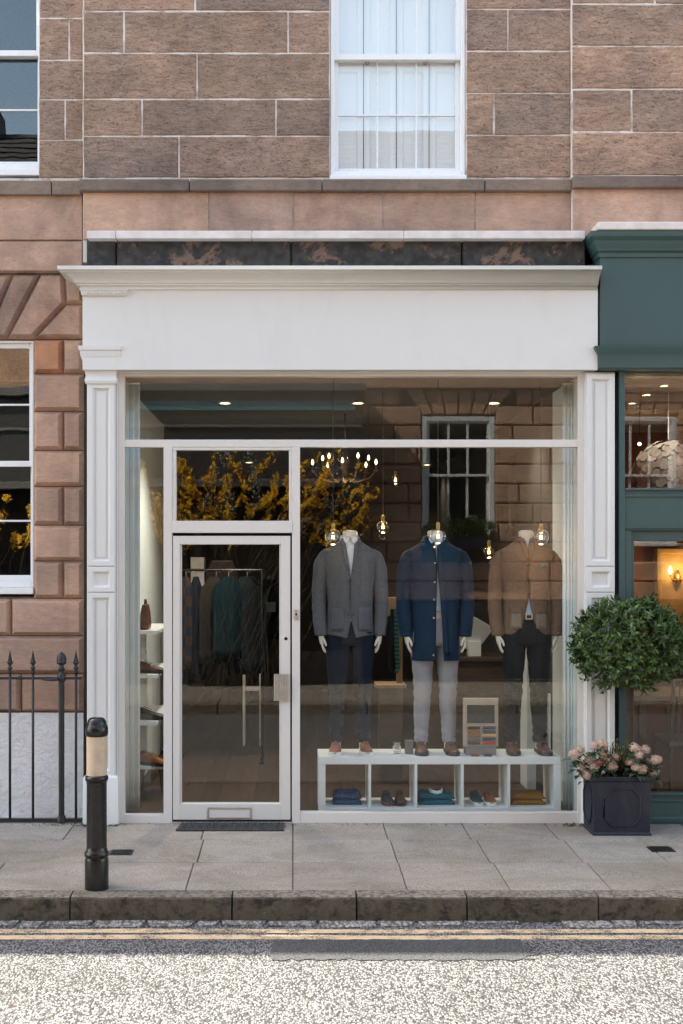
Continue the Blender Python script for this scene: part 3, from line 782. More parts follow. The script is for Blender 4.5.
B(622.4,629,531,822,-.06,.08); B(629,850,531,541,-.03,.06); B(629,633,541,793,-.03,.06); B(629,850,793,822,-.06,.08); B(629,850,791,794,-.075,-.0605)
B(735,741,374,488.5,-.05); B(735,745,541,791,-.05); 
mb.box(X(850),gx1,-.08,.3,-.05,Z(371,-.08)); mb.build('window_frame',M['green'],gs,bevel=.004)
mb=MB(); mb.pframe(X(634),X(845),Z(819),Z(797),.02,-.068,-.0595,.008); mb.build('stall_riser_moulding',M['green'],gs)
pane(622,850,373,490,par=gs,y=.01); pane(632.8,850,540.5,793.5,par=gs,y=.01)

# =================================================================== IRON RAILING
def railing(name,label,cat,x0,x1,y,zb,zr,bars,post=None,face=1,group=None):
    t=thing(name,label,cat,((x0+x1)/2,y,zb))
    m=MB(); m.box(x0,x1,y-.006,y+.006,zr-.014,zr+.004); m.build('top_rail',M['iron'],t,bevel=.002)
    m=MB(); m.box(x0,x1,y-.012,y+.012,zb+.006,zb+.03); m.build('bottom_rail',M['iron'],t,bevel=.002)
    first=None
    for x in bars:
        if first is None:
            m=MB(); m.tube([(x,y,zb+.03),(x,y,zr+.03)],.0095,8); b=m.build('baluster',M['iron'],t,smooth=True)
            m=MB(); z=zr+.03
            m.lathe([(.010,z-.002),(.017,z+.004),(.017,z+.012),(.010,z+.018),(.011,z+.026),(.02,z+.036),(.012,z+.05),(.011,z+.056)],(x,y,0),10)
            m.lathe([(.008,z+.05),(.012,z+.062),(.022,z+.075),(.014,z+.095),(.011,z+.115),(.006,z+.14),(.001,z+.165)],(x,y,0),6)
            m.build('spear_finial',M['iron'],b); first=(b,x)
        else:
            c=copy_tree(first[0],t); c.location=(x-first[1],0,0)
    if post is not None:
        m=MB(); x=post
        m.lathe([(.034,zb),(.034,zb+.03),(.026,zb+.045),(.026,zb+.05)],(x,y,0),12); m.tube([(x,y,zb+.05),(x,y,zr+.01)],.021,12)
        b=m.build('post',M['iron'],t,auto=40)
        m=MB(); z=zr
        m.lathe([(.02,z-.03),(.030,z-.02),(.030,z+.02),(.02,z+.03),(.018,z+.05),(.028,z+.06),(.018,z+.068),(.016,z+.09),(.033,z+.098),(.037,z+.108),(.034,z+.113),(.036,z+.13),(.030,z+.155),(.016,z+.172),(.006,z+.178),(.002,z+.186)],(x,y,0),14)
        m.build('acorn_finial',M['iron'],b,auto=50)
        m=MB(); m.tube([(x-.14,y-.004,zr-.012),(x-.07,y-.016,zr-.014),(x-.02,y-.018,zr-.01)],[.008,.011,.012],8); m.build('stay_bracket',M['iron'],t)
    return t
RY=-.02
bx=[X(10,RY)-.165*k for k in range(22)]
railing('iron_railing','black iron railing with spear finials and acorn topped post before whitewashed wall','railing',X(-480,RY),X(82,RY),RY,.0,Z(677.5,RY),[X(33,RY)]+[X(76,RY)]+bx,X(61.5,RY))
mb=MB(); mb.box(-6.2,tx1+.02,.02,.135,-.02,.006); structure('area_coping',mb,M['slab'],bevel=.01)

# =================================================================== BOLLARD
by=-1.70; bs=(D+by)/F; bxx=X(96.7,by); bz=pz(by)
bo=thing('bollard','black cast iron bollard with cream band and domed cap at pavement edge','bollard',(bxx,by,bz))
q=lambda p: Z(p,by)
mb=MB(); r=bs
mb.lathe([(11.9*r,bz-.03),(11.9*r,q(860)),(11.2*r,q(857)),(12.2*r,q(855.5)),(12.2*r,q(852)),(10.6*r,q(850)),(10.2*r,q(846)),(10.0*r,q(784)),(10.4*r,q(781))],(bxx,by,0),28); mb.build('body',M['black'],bo,auto=40)
mb=MB(); mb.lathe([(10.3*r,q(781.5)),(11.3*r,q(780)),(11.6*r,q(778)),(11.3*r,q(776)),(10.2*r,q(774.8))],(bxx,by,0),28); mb.build('collar',M['black'],bo,smooth=True)
mb=MB(); mb.lathe([(10.1*r,q(776)),(10.1*r,q(735))],(bxx,by,0),28); mb.build('reflective_band',M['cream'],bo,auto=40)
mb=MB(); mb.lathe([(10.2*r,q(736)),(11*r,q(735)),(11.4*r,q(732)),(11.4*r,q(728)),(10.6*r,q(725.5)),(9.8*r,q(724.5)),(9.7*r,q(723)),(8.8*r,q(720)),(7.0*r,q(718)),(4*r,q(717.2)),(.3*r,q(717))],(bxx,by,0),28); mb.build('domed_cap',M['black'],bo,auto=50)

# =================================================================== DRAIN COVERS, DOORMAT
def drain(px,py,label):
    y=-.9; y=(ZC*F/(py-PY0))-D; y=y*1.0; x=X(px,y)
    t=thing('drain_cover',label,'drain cover',(x,y,pz(y)))
    m=MB(); m.box(x-.078,x+.078,y-.07,y+.07,pz(y)-.01,pz(y)+.004); m.build('cover_plate',M['iron'],t,bevel=.003)
    m=MB()
    for k in range(5): m.box(x-.06,x+.06,y-.055+.025*k,y-.043+.025*k,pz(y)+.004,pz(y)+.009)
    m.build('raised_tread',M['iron'],t)
drain(121,850,'small iron drain cover set in paving beside the bollard')
drain(661,847,'small iron drain cover set in paving beside the square planter')
dm=thing('doormat','black rubber doormat with raised pattern lying before the glass door','doormat',(X(231),-.14,0))
xm0,xm1=X(178,-.1),X(283.5,-.1)
mb=MB(); ya,yb_=-.075,-.285
mb.add([(xm0+.02,ya,pz(ya)+.002),(xm1-.01,ya,pz(ya)+.002),(xm1+.004,yb_,pz(yb_)+.002),(xm0,yb_,pz(yb_)+.002),(xm0+.02,ya,pz(ya)+.014),(xm1-.01,ya,pz(ya)+.014),(xm1+.004,yb_,pz(yb_)+.014),(xm0,yb_,pz(yb_)+.014)],[(0,1,5,4),(1,2,6,5),(2,3,7,6),(3,0,4,7),(7,6,5,4)[::-1]])
mb.build('mat_base',M['rubber'],dm,bevel=.003)
mb=MB()
for i in range(7):
    for k in range(27):
        x=xm0+.035+k*.027+(i%2)*.0135; y=ya-.02-i*.027
        mb.obox((x,y,pz(y)+.016),Euler((0,0,.78 if (i+k)%2 else -.78)).to_matrix(),(.022,.007,.006))
mb.build('raised_pattern',M['rubber'],dm)

# =================================================================== PLANTER, TREE, FLOWERS
py0,py1=-.42,-.055; kx0,kx1=X(592.5,py0),X(652.5,py0); kzt=Z(777,py0); kzb=pz(py0)
pl=thing('planter','square dark navy lead look planter with octagon panel moulding standing before white pilaster','planter',((kx0+kx1)/2,(py0+py1)/2,kzb))
tp=.008
mb=MB(); cx,cy=(kx0+kx1)/2,(py0+py1)/2; hx,hy=(kx1-kx0)/2,(py1-py0)/2
def ring(ox,z): return [(cx-hx-ox,cy-hy-ox,z),(cx+hx+ox,cy-hy-ox,z),(cx+hx+ox,cy+hy+ox,z),(cx-hx-ox,cy+hy+ox,z)]
mb.loft([ring(-.004,kzb),ring(-.004,kzb+.012),ring(-.012,kzb+.02),ring(-.010,kzt-.035),ring(.0,kzt-.03),ring(.003,kzt-.004),ring(.0,kzt),ring(-.02,kzt),ring(-.024,kzt-.05)]); 
mb.build('planter_box',M['lead'],pl,bevel=.003)
oc=[(-.42,-.22),(-.42,.22),(-.24,.40),(.24,.40),(.42,.22),(.42,-.22),(.24,-.40),(-.24,-.40)]
mb=MB(); zc_=(kzb+kzt)/2-.01; sx_=(kx1-kx0)*.72; sz_=(kzt-kzb)*.78
mb.tube([(cx+a*sx_,py0+.008,zc_+b*sz_) for a,b in oc+[oc[0],oc[1]]],.006,6); 
mb.tube([(kx0+.008,cy+a*sx_*.9,zc_+b*sz_) for a,b in oc+[oc[0],oc[1]]],.006,6); mb.build('octagon_moulding',M['lead'],pl,smooth=True)
mb=MB(); mb.box(kx0+.015,kx1-.015,py0+.015,py1-.015,kzt-.08,kzt-.03); mb.build('soil',M['dirt'],pl)
ty=-.24; tx,tz=X(629,ty),Z(645,ty); TR=.362
tr=thing('topiary_tree','clipped bay tree with ball shaped green crown on slim trunk in square planter','tree',(X(629,ty),ty,kzt-.03))
mb=MB(); xt=X(629.5,ty)
mb.tube([(xt+.005,ty,kzt-.05),(xt,ty+.005,kzt+.15),(xt+.004,ty,kzt+.30),(xt,ty,tz-.18),(tx,ty,tz)],[.03,.027,.025,.024,.015],10)
for k in range(26):
    a=R.uniform(0,6.28); e=R.uniform(-.5,1.3); L=R.uniform(.2,.33)
    d=Vector((math.cos(a)*math.cos(e),math.sin(a)*math.cos(e),math.sin(e)))
    p0=Vector((tx,ty,tz-.17+R.uniform(0,.2))); mb.tube([p0,p0+d*L*.5+Vector((0,0,.03)),p0+d*L],[.009,.006,.003],5)
mb.build('trunk',M['bark'],tr,smooth=True)
def leaf_at(mb,p,d,up,L,W,fold=.25,curl=.15):
    d=d.normalized(); s=d.cross(up); s=s.normalized() if s.length>1e-4 else Vector((1,0,0)); u=s.cross(d)
    a=p; b=p+d*L*.45-u*curl*L*.1; t=p+d*L-u*curl*L
    mb.add([a,b+s*W+u*fold*W,t,b-s*W+u*fold*W,b],[(0,4,1),(4,2,1),(0,3,4),(4,3,2)])
mb=MB()
sprigs=0
lump=lambda d: 1+.15*noise.noise(d*2.3+Vector((3,1,7)))+.10*noise.noise(d*5.5+Vector((9,4,2)))
while sprigs<1250:
    d=Vector((R.gauss(0,1),R.gauss(0,1),R.gauss(0,1))).normalized()
    rr=TR*lump(d)*(R.uniform(.62,1.0)**.5)
    if R.random()<.10: rr=TR*lump(d)*R.uniform(1.0,1.13)
    if d.z<-.55 and R.random()<.5: continue
    p=Vector((tx,ty,tz))+Vector((d.x*rr*1.04,d.y*rr,d.z*rr*.86))
    ax=(d+Vector((R.gauss(0,.35),R.gauss(0,.35),R.gauss(.25,.35)))).normalized()
    q=ax.orthogonal().normalized(); q2=ax.cross(q)
    for k in range(R.randint(5,8)):
        th_=k*2.4+R.uniform(-.4,.4); tilt=R.uniform(.4,1.15)
        dd=ax*math.cos(tilt)+(q*math.cos(th_)+q2*math.sin(th_))*math.sin(tilt)
        leaf_at(mb,p+ax*(.008*k-.03),dd,ax,R.uniform(.030,.056),R.uniform(.008,.013),.35,R.uniform(-.1,.3))
    sprigs+=1
mb.build('crown',M['bay'],tr)

def head_mesh(mat,r=.036):
    m=MB()
    for k in range(170):
        z=R.uniform(-.75,1); a=R.uniform(0,6.28); s=math.sqrt(1-z*z); d=Vector((s*math.cos(a),s*math.sin(a),z))
        p=d*r*R.uniform(.80,1.08); u=d.orthogonal().normalized(); w=d.cross(u); t=R.uniform(0,1.57); L=R.uniform(.0045,.007)
        for j in range(4):
            b=t+j*1.5708; e=u*math.cos(b)+w*math.sin(b); f=u*math.cos(b+.6)+w*math.sin(b+.6); g=u*math.cos(b-.6)+w*math.sin(b-.6)
            m.add([p,p+f*L*.75+d*.002,p+e*L+d*.004*R.random(),p+g*L*.75+d*.002],[(0,1,2,3)])
    m.ball((0,0,0),r*.74,10,7)
    return m
def hyd(label,heads,base,fy):
    t=thing('flowering_plant',label,'flowering plant',base,'pink hydrangeas in the planter')
    m=MB(); st=MB()
    firsts={}
    for (px,py,red) in heads:
        y=fy+R.uniform(-.06,.05); c=Vector((X(px,y),y,Z(py,y)))
        b0=Vector((base[0]+R.uniform(-.04,.04),base[1],base[2]))
        st.tube([b0,(b0+c)/2+Vector((0,0,.03)),c],[.004,.0035,.003],5)
        for k in range(5):
            a=R.uniform(0,6.28); d=Vector((math.cos(a),math.sin(a)+.3,R.uniform(-.5,.25)))
            leaf_at(m,c+Vector((0,.02,-.045))+d*.01,d,Vector((0,0,1)),R.uniform(.05,.085),R.uniform(.016,.026),.2,.3)
        key='r' if red else 'p'
        if key not in firsts:
            o=head_mesh(None).build('flower_head',M['redfloret' if red else 'floret'],t,keep=True)
            if red: tag(o,'single dark red flower head')
            firsts[key]=o
        else:
            o=firsts[key].copy(); COL.objects.link(o); o.parent=t
        o.location=c-Vector(base); o.rotation_euler=(R.uniform(-.3,.5),R.uniform(-.4,.4),R.uniform(0,6))
        s=R.uniform(.85,1.12)*(.8 if red else 1); o.scale=(s,s,s*.9)
    for k in range(60):
        a=R.uniform(0,6.28); p=Vector(base)+Vector((R.uniform(-.12,.12),R.uniform(-.12,.1),R.uniform(.0,.1))); leaf_at(m,p,Vector((math.cos(a),math.sin(a),R.uniform(-.1,.9))),Vector((0,0,1)),R.uniform(.05,.09),R.uniform(.015,.024),.2,.3)
    m.build('foliage',M['leaf'],t); st.build('stem',M['twig'],t)
hyd('dusty pink hydrangea with one dark red head, spilling over left side of planter',[(590,758,0),(580,750,0),(579,763,0),(603,753,0),(612,766,0),(606,760,0),(586,775,0),(594,767,0),(573.5,754,0),(599,763,1),(594,746,0),(602,744,0),(585,770,0),(616,757,0)],(X(596,-.3),-.27,kzt-.03),-.39)
hyd('dusty pink hydrangea with small loose heads, nearest the dark teal shopfront',[(639,755,0),(649,761,0),(642,769,0),(654,771,0),(656,760,0),(635,748,0),(630,762,0),(645,750,0),(636,768,0)],(X(641,-.3),-.27,kzt-.03),-.38)
cf=thing('conifer_plant','feathery yellow green conifer sprig growing between pink hydrangeas in planter','plant',(X(616,-.25),-.25,kzt-.03))
mb=MB(); st=MB()
for k in range(44):
    y=-.37+R.uniform(-.07,.10); px=R.uniform(600,632); top=Vector((X(px,y),y,Z(R.uniform(738,764),y)))
    b=Vector((X(616,-.25)+R.uniform(-.05,.05),-.25,kzt-.03)); st.tube([b,(b+top)/2,top],[.004,.003,.002],4)
    for j in range(26):
        t=R.uniform(.3,1.0); p=b.lerp(top,t); a=R.uniform(0,6.28)
        d=((top-b).normalized()*.8+Vector((math.cos(a),math.sin(a),.2))*.7)
        leaf_at(mb,p,d,Vector((0,0,1)),R.uniform(.018,.036),.0045,.1,.1)
mb.build('foliage',M['conifer'],cf); st.build('stem',M['twig'],cf)

# =================================================================== SHOP INTERIOR
IX0,IX1,IY1,IZ=-1.27,2.06,9.0,3.2
mb=MB()
for k in range(24):
    a=IX0+(IX1-IX0)*k/24; b=IX0+(IX1-IX0)*(k+1)/24
    mb.box(a+.001,b-.001,.04,IY1,-.05,.03)
structure('shop_floor',mb,M['floor'])
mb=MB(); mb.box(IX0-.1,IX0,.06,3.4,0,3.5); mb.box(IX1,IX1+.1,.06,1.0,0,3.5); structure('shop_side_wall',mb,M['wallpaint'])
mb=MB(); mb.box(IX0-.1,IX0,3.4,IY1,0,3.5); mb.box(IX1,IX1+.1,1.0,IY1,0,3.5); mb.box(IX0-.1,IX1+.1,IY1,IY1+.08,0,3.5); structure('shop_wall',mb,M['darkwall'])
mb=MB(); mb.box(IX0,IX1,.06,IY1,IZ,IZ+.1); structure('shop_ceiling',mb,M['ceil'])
def point(name,loc,e,c=(1,.72,.42),r=.03):
    l=bpy.data.lights.new(name,'POINT'); l.energy=e; l.color=c; l.shadow_soft_size=r
    o=bpy.data.objects.new(name,l); COL.objects.link(o); o.location=loc; return o
# curtains in the window sides
def curtain(x0,x1,label):
    t=thing('curtain',label,'curtain',((x0+x1)/2,.3,0))
    n=60; m=MB(); rings=[]
    for k in range(n+1):
        u=k/n; x=x0+(x1-x0)*u; y=.10+.55*u*0+.0040*math.sin(u*19)+.0016*math.sin(u*47)
        rings.append([(x,.16+y,.04),(x+.004*math.sin(k),.16+y+.006,1.6),(x,.16+y,3.16)])
    m.loft(rings,closed=False); m.build('drape',M['sheer'],t,smooth=True,solid=.002)
    m=MB(); m.tube([(x0,.26,3.17),(x1,.26,3.17)],.012,8); m.build('curtain_rail',M['chrome'],t)
t_=NT('pale_drape'); t_.pbr(t_.mix(t_.noise(6,3),(.76,.81,.80),(.80,.84,.83)),.9); M['sheer']=t_.mat
curtain(IX0+.004,IX0+.145,'pale sage pleated drape hanging at left edge of shop window')
curtain(IX1-.078,IX1-.004,'pale sage pleated drape hanging at right edge of shop window, behind brown jacket')

# pendant bulbs
def pendant(px,py,rp,y,label,lit,first=None):
    sc=(D+y)/F; c=Vector((X(px,y),y,Z(py,y))); r=rp*sc
    t=thing('pendant_bulb',label,'pendant lamp',c,'bare bulbs hanging in the shop window')
    ztop=IZ-.002
    m=MB(); m.tube([c+Vector((0,0,r+.04)),Vector((c.x,c.y,ztop))],.003,6); m.build('cord',M['twig'],t)
    m=MB(); m.lathe([(.0135,r*.9),(.0155,r+.003),(.0155,r+.034),(.012,r+.042),(.004,r+.046)],c,14); m.build('lamp_holder',M['brass'],t,auto=40)
    m=MB(); pr_=[(.012,r*.98)]
    for k in range(1,13):
        a=.32+(math.pi-.34)*k/12; pr_.append((r*math.sin(a),r*math.cos(a)))
    m.lathe(pr_,c,20,cap=False); m.build('glass_globe',M['amberglass' if (lit or 0)>2 else 'bulbglass'],t,smooth=True)
    m=MB()
    for k in range(6):
        a=k*1.047; m.tube([c+Vector((.006*math.cos(a),.006*math.sin(a),.012)),c+Vector((.010*math.cos(a),.010*math.sin(a),-.014))],.0016,5)
    m.build('filament',M['filament'] if lit else M['dimfil'],t)
    if lit: point('bulb_light',c+Vector((0,0,-r-.02)),lit*.12)
M['dimfil']=emit('faint_filament',(1,.66,.36),1.6)
pendant(333,537,8.2,.15,'large clear globe bulb hanging beside grey jacket shoulder',1.0)
pendant(383,527,6.2,.95,'glowing amber bulb hanging between grey jacket and navy coat',3.0)
pendant(438,536,8.0,.15,'large clear globe bulb hanging before neck of navy coated mannequin',1.0)
pendant(489,552,6.2,.95,'glowing amber bulb hanging between navy coat and brown jacket',3.0)
pendant(541,537,8.0,.15,'large clear globe bulb hanging above brown jacket shoulder',1.0)
pendant(395.5,480,4.2,3.0,'small white bulb hanging to right of chandelier',1.5)
# chandelier
chx,chy=X(345,2.4),2.4; chz=Z(472,2.4)
ch=thing('chandelier','bronze branched chandelier with lit candle bulbs hanging inside the shop','chandelier',(chx,chy,chz))
mb=MB(); mb.lathe([(.005,-.10),(.03,-.08),(.045,-.05),(.02,-.01),(.02,.06),(.04,.09),(.02,.13),(.012,.3)],(chx,chy,chz),12); mb.tube([(chx,chy,chz+.3),(chx,chy,IZ)],.008,6); mb.build('stem',M['bronze'],ch,smooth=True)
a0=None
for k in range(10):
    a=k*.628+.2; rr=.30 if k%2 else .22; u=Vector((math.cos(a),math.sin(a),0)); c=Vector((chx,chy,chz)); up=.0 if k%2 else .05
    m=MB(); m.tube([c+u*.03+Vector((0,0,-.03)),c+u*rr*.4+Vector((0,0,-.09)),c+u*rr*.8+Vector((0,0,-.06)),c+u*rr+Vector((0,0,up))],.007,6)
    m.lathe([(.004,0),(.028,.008),(.01,.014),(.009,.06)],c+u*rr+Vector((0,0,up)),10); arm=m.build('arm',M['bronze'],ch,smooth=True)
    m=MB(); m.lathe([(.004,0),(.011,.014),(.009,.03),(.002,.048)],c+u*rr+Vector((0,0,up+.06)),10); m.build('candle_bulb',M['lamp'],arm,smooth=True)
point('chandelier_light',(chx,chy,chz-.25),1.0,(1,.8,.58),.2)
# recessed downlights
def downlight(x,y,label,e=6,z=IZ,k=1.0):
    t=thing('ceiling_light',label,'ceiling light',(x,y,z),'recessed ceiling lights in the shop')
    m=MB(); m.lathe([(.065*k,0),(.065*k,-.012),(.045*k,-.012),(.045*k,-.004)],(x,y,z),20); m.build('trim_ring',M['chrome'],t,auto=40)
    m=MB(); m.lathe([(.044*k,-.005),(.02*k,-.008),(.001,-.009)],(x,y,z),16); m.build('lamp',M['lamp'],t,smooth=True)
    l=bpy.data.lights.new('spot_light','SPOT'); l.energy=e*.8; l.spot_size=2.0; l.spot_blend=.8; l.color=(1,.96,.93); l.shadow_soft_size=.05
    o=bpy.data.objects.new('spot_light',l); COL.objects.link(o); o.location=(x,y,z-.03)
for px,y,e,lab in ((225,1.58,42,'small recessed ceiling light seen through transom above door'),(358,1.58,14,'small recessed ceiling light above and left of navy coat'),(494,1.58,14,'small recessed ceiling light in transom above brown jacket'),(249,7.9,3,'faint ceiling light far back, seen through door fanlight'),(427,8.3,3,'faint ceiling light far back beside opposite window reflection')):
    downlight(X(px,y),y,lab,e)

# ---------------------------------------------------------------- mannequins
def sgnpow(v,p): return math.copysign(abs(v)**p,v)
class Torso:
    def __init__(s,rows): s.rows=rows
    def at(s,z):
        r=s.rows
        if z<=r[0][0]: return r[0][1:]
        for p,q in zip(r,r[1:]):
            if z<=q[0]:
                t=(z-p[0])/(q[0]-p[0]); t=t*t*(3-2*t) if False else t
                return tuple(a+(b-a)*t for a,b in zip(p[1:],q[1:]))
        return r[-1][1:]
    def pt(s,t,z,off=0.0,n=2.5):
        """t: angle from the front centre, clockwise seen from above to +x"""
        a,b,cy=s.at(z); a+=off; b+=off
        return Vector((a*sgnpow(math.sin(t),2/n),cy-b*sgnpow(math.cos(t),2/n),z))
    def front(s,x,z,off=0.0,n=2.5):
        a,b,cy=s.at(z); a+=off; b+=off; u=min(.999,abs(x)/a)
        return Vector((x,cy-b*(1-u**n)**(1/n),z))
    def tx(s,x,z,n=2.5):
        a=s.at(z)[0]; u=min(.98,abs(x)/a); return math.copysign(math.asin(u**(n/2)),x)
BASE=Torso([(.70,.190,.135,.0),(.87,.184,.128,.0),(1.0,.172,.118,.0),(1.10,.166,.112,.0),(1.20,.172,.116,.0),(1.30,.184,.121,.0),(1.40,.197,.119,.0),(1.46,.205,.112,.003),(1.50,.198,.101,.008),(1.53,.160,.088,.013),(1.558,.112,.076,.017),(1.582,.080,.067,.018),(1.605,.070,.062,.015),(1.63,.066,.060,.012)])
def wrinkle(p,amp,f=9,seed=0):
    return amp*noise.noise(Vector((p.x*f,p.y*f,p.z*f*1.6+seed)))+amp*.6*noise.noise(Vector((p.x*f*2.2,p.y*f*2.2,p.z*f*3.4+seed+9)))
def body_mesh():
    m=MB()
    def ringz(z,a,b,cy,n=16): return [(a*math.cos(2*math.pi*k/n),cy+b*math.sin(2*math.pi*k/n),z) for k in range(n)]
    m.loft([ringz(z,a*.88-.004,b*.86-.004,cy) for z,a,b,cy in BASE.rows[1:-2]]+[ringz(1.60,.054,.054,.010),ringz(1.62,.055,.058,.004),ringz(1.645,.058,.062,.0),ringz(1.655,.052,.058,-.002),ringz(1.662,.030,.036,-.004)])
    m.loft([ringz(.86,.11,.08,0),ringz(.90,.145,.098,0),ringz(.97,.145,.098,0)])
    for s in (-1,1):
        m.tube([(s*.085,0,.92),(s*.088,-.005,.70),(s*.092,-.008,.48),(s*.098,.01,.30),(s*.104,.01,.10),(s*.104,.0,.04)],[.070,.066,.052,.05,.036,.036],12)
        m.tube([(s*.104,.03,.035),(s*.106,-.06,.03),(s*.108,-.14,.025)],[.034,.036,.028],10)
        m.tube([(s*.15,.006,1.48),(s*.192,.005,1.42),(s*.220,.004,1.28),(s*.234,.0,1.12),(s*.226,-.02,1.0),(s*.216,-.038,.90),(s*.216,-.046,.872)],[.045,.046,.040,.034,.031,.026,.025],12)
        # hand: palm, four fingers, thumb
        m.tube([(s*.216,-.044,.885),(s*.216,-.050,.862),(s*.214,-.056,.835),(s*.211,-.062,.812)],[(.024,.02),(.020,.030),(.018,.036),(.016,.034)],12)
        for k,(oy,L) in enumerate(((-.030,.062),(-.010,.070),(.010,.066),(.028,.052))):
            b=Vector((s*.211,-.060+oy,.818)); inn=-s
            p=[b,b+Vector((inn*.004,-.004,-.42*L)),b+Vector((inn*.014,-.004,-.78*L)),b+Vector((inn*.027,-.002,-1.02*L))]
            m.tube(p,[.0095,.009,.0082,.0066],8)
        b=Vector((s*.212,-.078,.862)); inn=-s
        m.tube([b,b+Vector((inn*.016,-.020,-.022)),b+Vector((inn*.026,-.026,-.046)),b+Vector((inn*.030,-.024,-.064))],[.012,.011,.0095,.007],8)
    o=m.build('body',M['mannequin'],None)
    a=o.modifiers.new('r','REMESH'); a.mode='VOXEL'; a.voxel_size=.0042
    b=o.modifiers.new('s','SMOOTH'); b.factor=.5; b.iterations=3
    dg=bpy.context.evaluated_depsgraph_get(); me=bpy.data.meshes.new_from_object(o.evaluated_get(dg))
    me.polygons.foreach_set('use_smooth',[True]*len(me.polygons))
    bpy.data.objects.remove(o); me.name='body'
    return me
BODY=body_mesh()
def lam_open(tab):
    def f(z):
        if z<=tab[0][0]: return tab[0][1]
        for p,q in zip(tab,tab[1:]):
            if z<=q[0]: return p[1]+(q[1]-p[1])*(z-p[0])/(q[0]-p[0])
        return tab[-1][1]
    return f
def jacket(par,T,mat,z0,z1,wl,wr,hemcurve=None,seed=0,amp=.004,sleeve_off=0.0,name='jacket',cuff=.875):
    """wl/wr: how far left/right front edge sits from the centre line at height z"""
    m=MB(); nz=64; nt=56; rings=[]
    for i in range(nz+1):
        z=z0+(z1-z0)*i/nz; tl=-T.tx(wl(z),z); tr=T.tx(wr(z),z); r=[]
        for k in range(nt+1):
            t=tr+(2*math.pi+tl-tr)*k/nt; zz=z
            if hemcurve: zz=z+hemcurve(min(abs(t),abs(2*math.pi-t)))*max(0,1-(z-z0)/.2)
            p=T.pt(t,zz); nrm=Vector((p.x,p.y-T.at(zz)[2],0)).normalized()
            p=p+nrm*wrinkle(p,amp,8,seed)
            if k<2: p=p+Vector((0,-.005+.003*k,0))
            r.append(p)
        rings.append(r)
    m.loft(rings,closed=False)
    for s in (-1,1):
        path=[(s*.135,.012,1.510),(s*.164,.010,1.490),(s*.187,.008,1.460),(s*.204,.006,1.415),(s*.215,.004,1.36),(s*.224,.003,1.27),(s*.232,.0,1.17),(s*.235,-.006,1.10),(s*.232,-.015,1.03),(s*.225,-.026,.97),(s*.218,-.036,.91),(s*.217,-.040,cuff)]
        rad=[.014,.036,.050,.056,.056,.053,.049,.047,.046,.045,.043,.042]
        mm=MB(); # dense tube with wrinkles
        P=[Vector(p) for p in path]; fine=[];fr=[]
        for a in range(len(P)-1):
            for q in range(5): fine.append(P[a].lerp(P[a+1],q/5)); fr.append(rad[a]+(rad[a+1]-rad[a])*q/5+sleeve_off)
        fine.append(P[-1]); fr.append(rad[-1]+sleeve_off)
        mm.tube(fine,[(r,r*1.12) for r in fr],22,cap=False)
        c=[]
        for k,v in enumerate(mm.v):
            v=Vector(v); ctr=fine[k//22]; n_=(v-ctr).normalized()
            w=wrinkle(v,amp*1.3,10,seed+s)
            el=math.exp(-((v.z-1.12)/.07)**2); w+=el*.0022*math.sin(v.z*80+v.y*40+s*1.7)
            c.append(v+n_*w)
        m.add(c,mm.f)
        m.tube([fine[-1]+Vector((0,0,.0)),fine[-1]+Vector((0,-.001,.03))],[(fr[-1]-.003,(fr[-1]-.003)*1.1)]*2,22,cap=False)
    return m.build(name,mat,par,smooth=True,keep=True,solid=.004)
def patch(par,T,name,x0,x1,z0,z1,off,mat,nx=6,nz=6,shape=None):
    m=MB(); rings=[]
    for i in range(nz+1):
        v=i/nz; r=[]
        for k in range(nx+1):
            u=k/nx; x=x0+(x1-x0)*u; z=z0+(z1-z0)*v
            if shape: x,z=shape(u,v)
            r.append(T.front(x,z,off))
        rings.append(r)
    m.loft(rings,closed=False); return m.build(name,mat,par,smooth=True,keep=True,solid=.003)
def lapel(par,T,wf,z0,z1,s,width,off,mat,name='lapel'):
    m=MB(); rings=[]; n=16
    for i in range(n+1):
        z=z0+(z1-z0)*i/n; w=wf(z); b=width*math.sin(min(1,(i+1.5)/n*1.6)*1.57)
        rings.append([T.front(s*(w+b*q),z-.35*b*q*0,off+.003*math.sin(q*3.14)) for q in (0,.33,.66,1.0)])
    m.loft(rings,closed=False); return m.build(name,mat,par,smooth=True,keep=True,solid=.004)
def buttons(par,T,pts,mat,off=.006,r=.008):
    for x,z in pts:
        p=T.front(x,z,off); m=MB(); m.tube([p+Vector((0,.004,0)),p+Vector((0,-.003,0))],[r,r*.9],10); m.build('button',mat,par,keep=True)
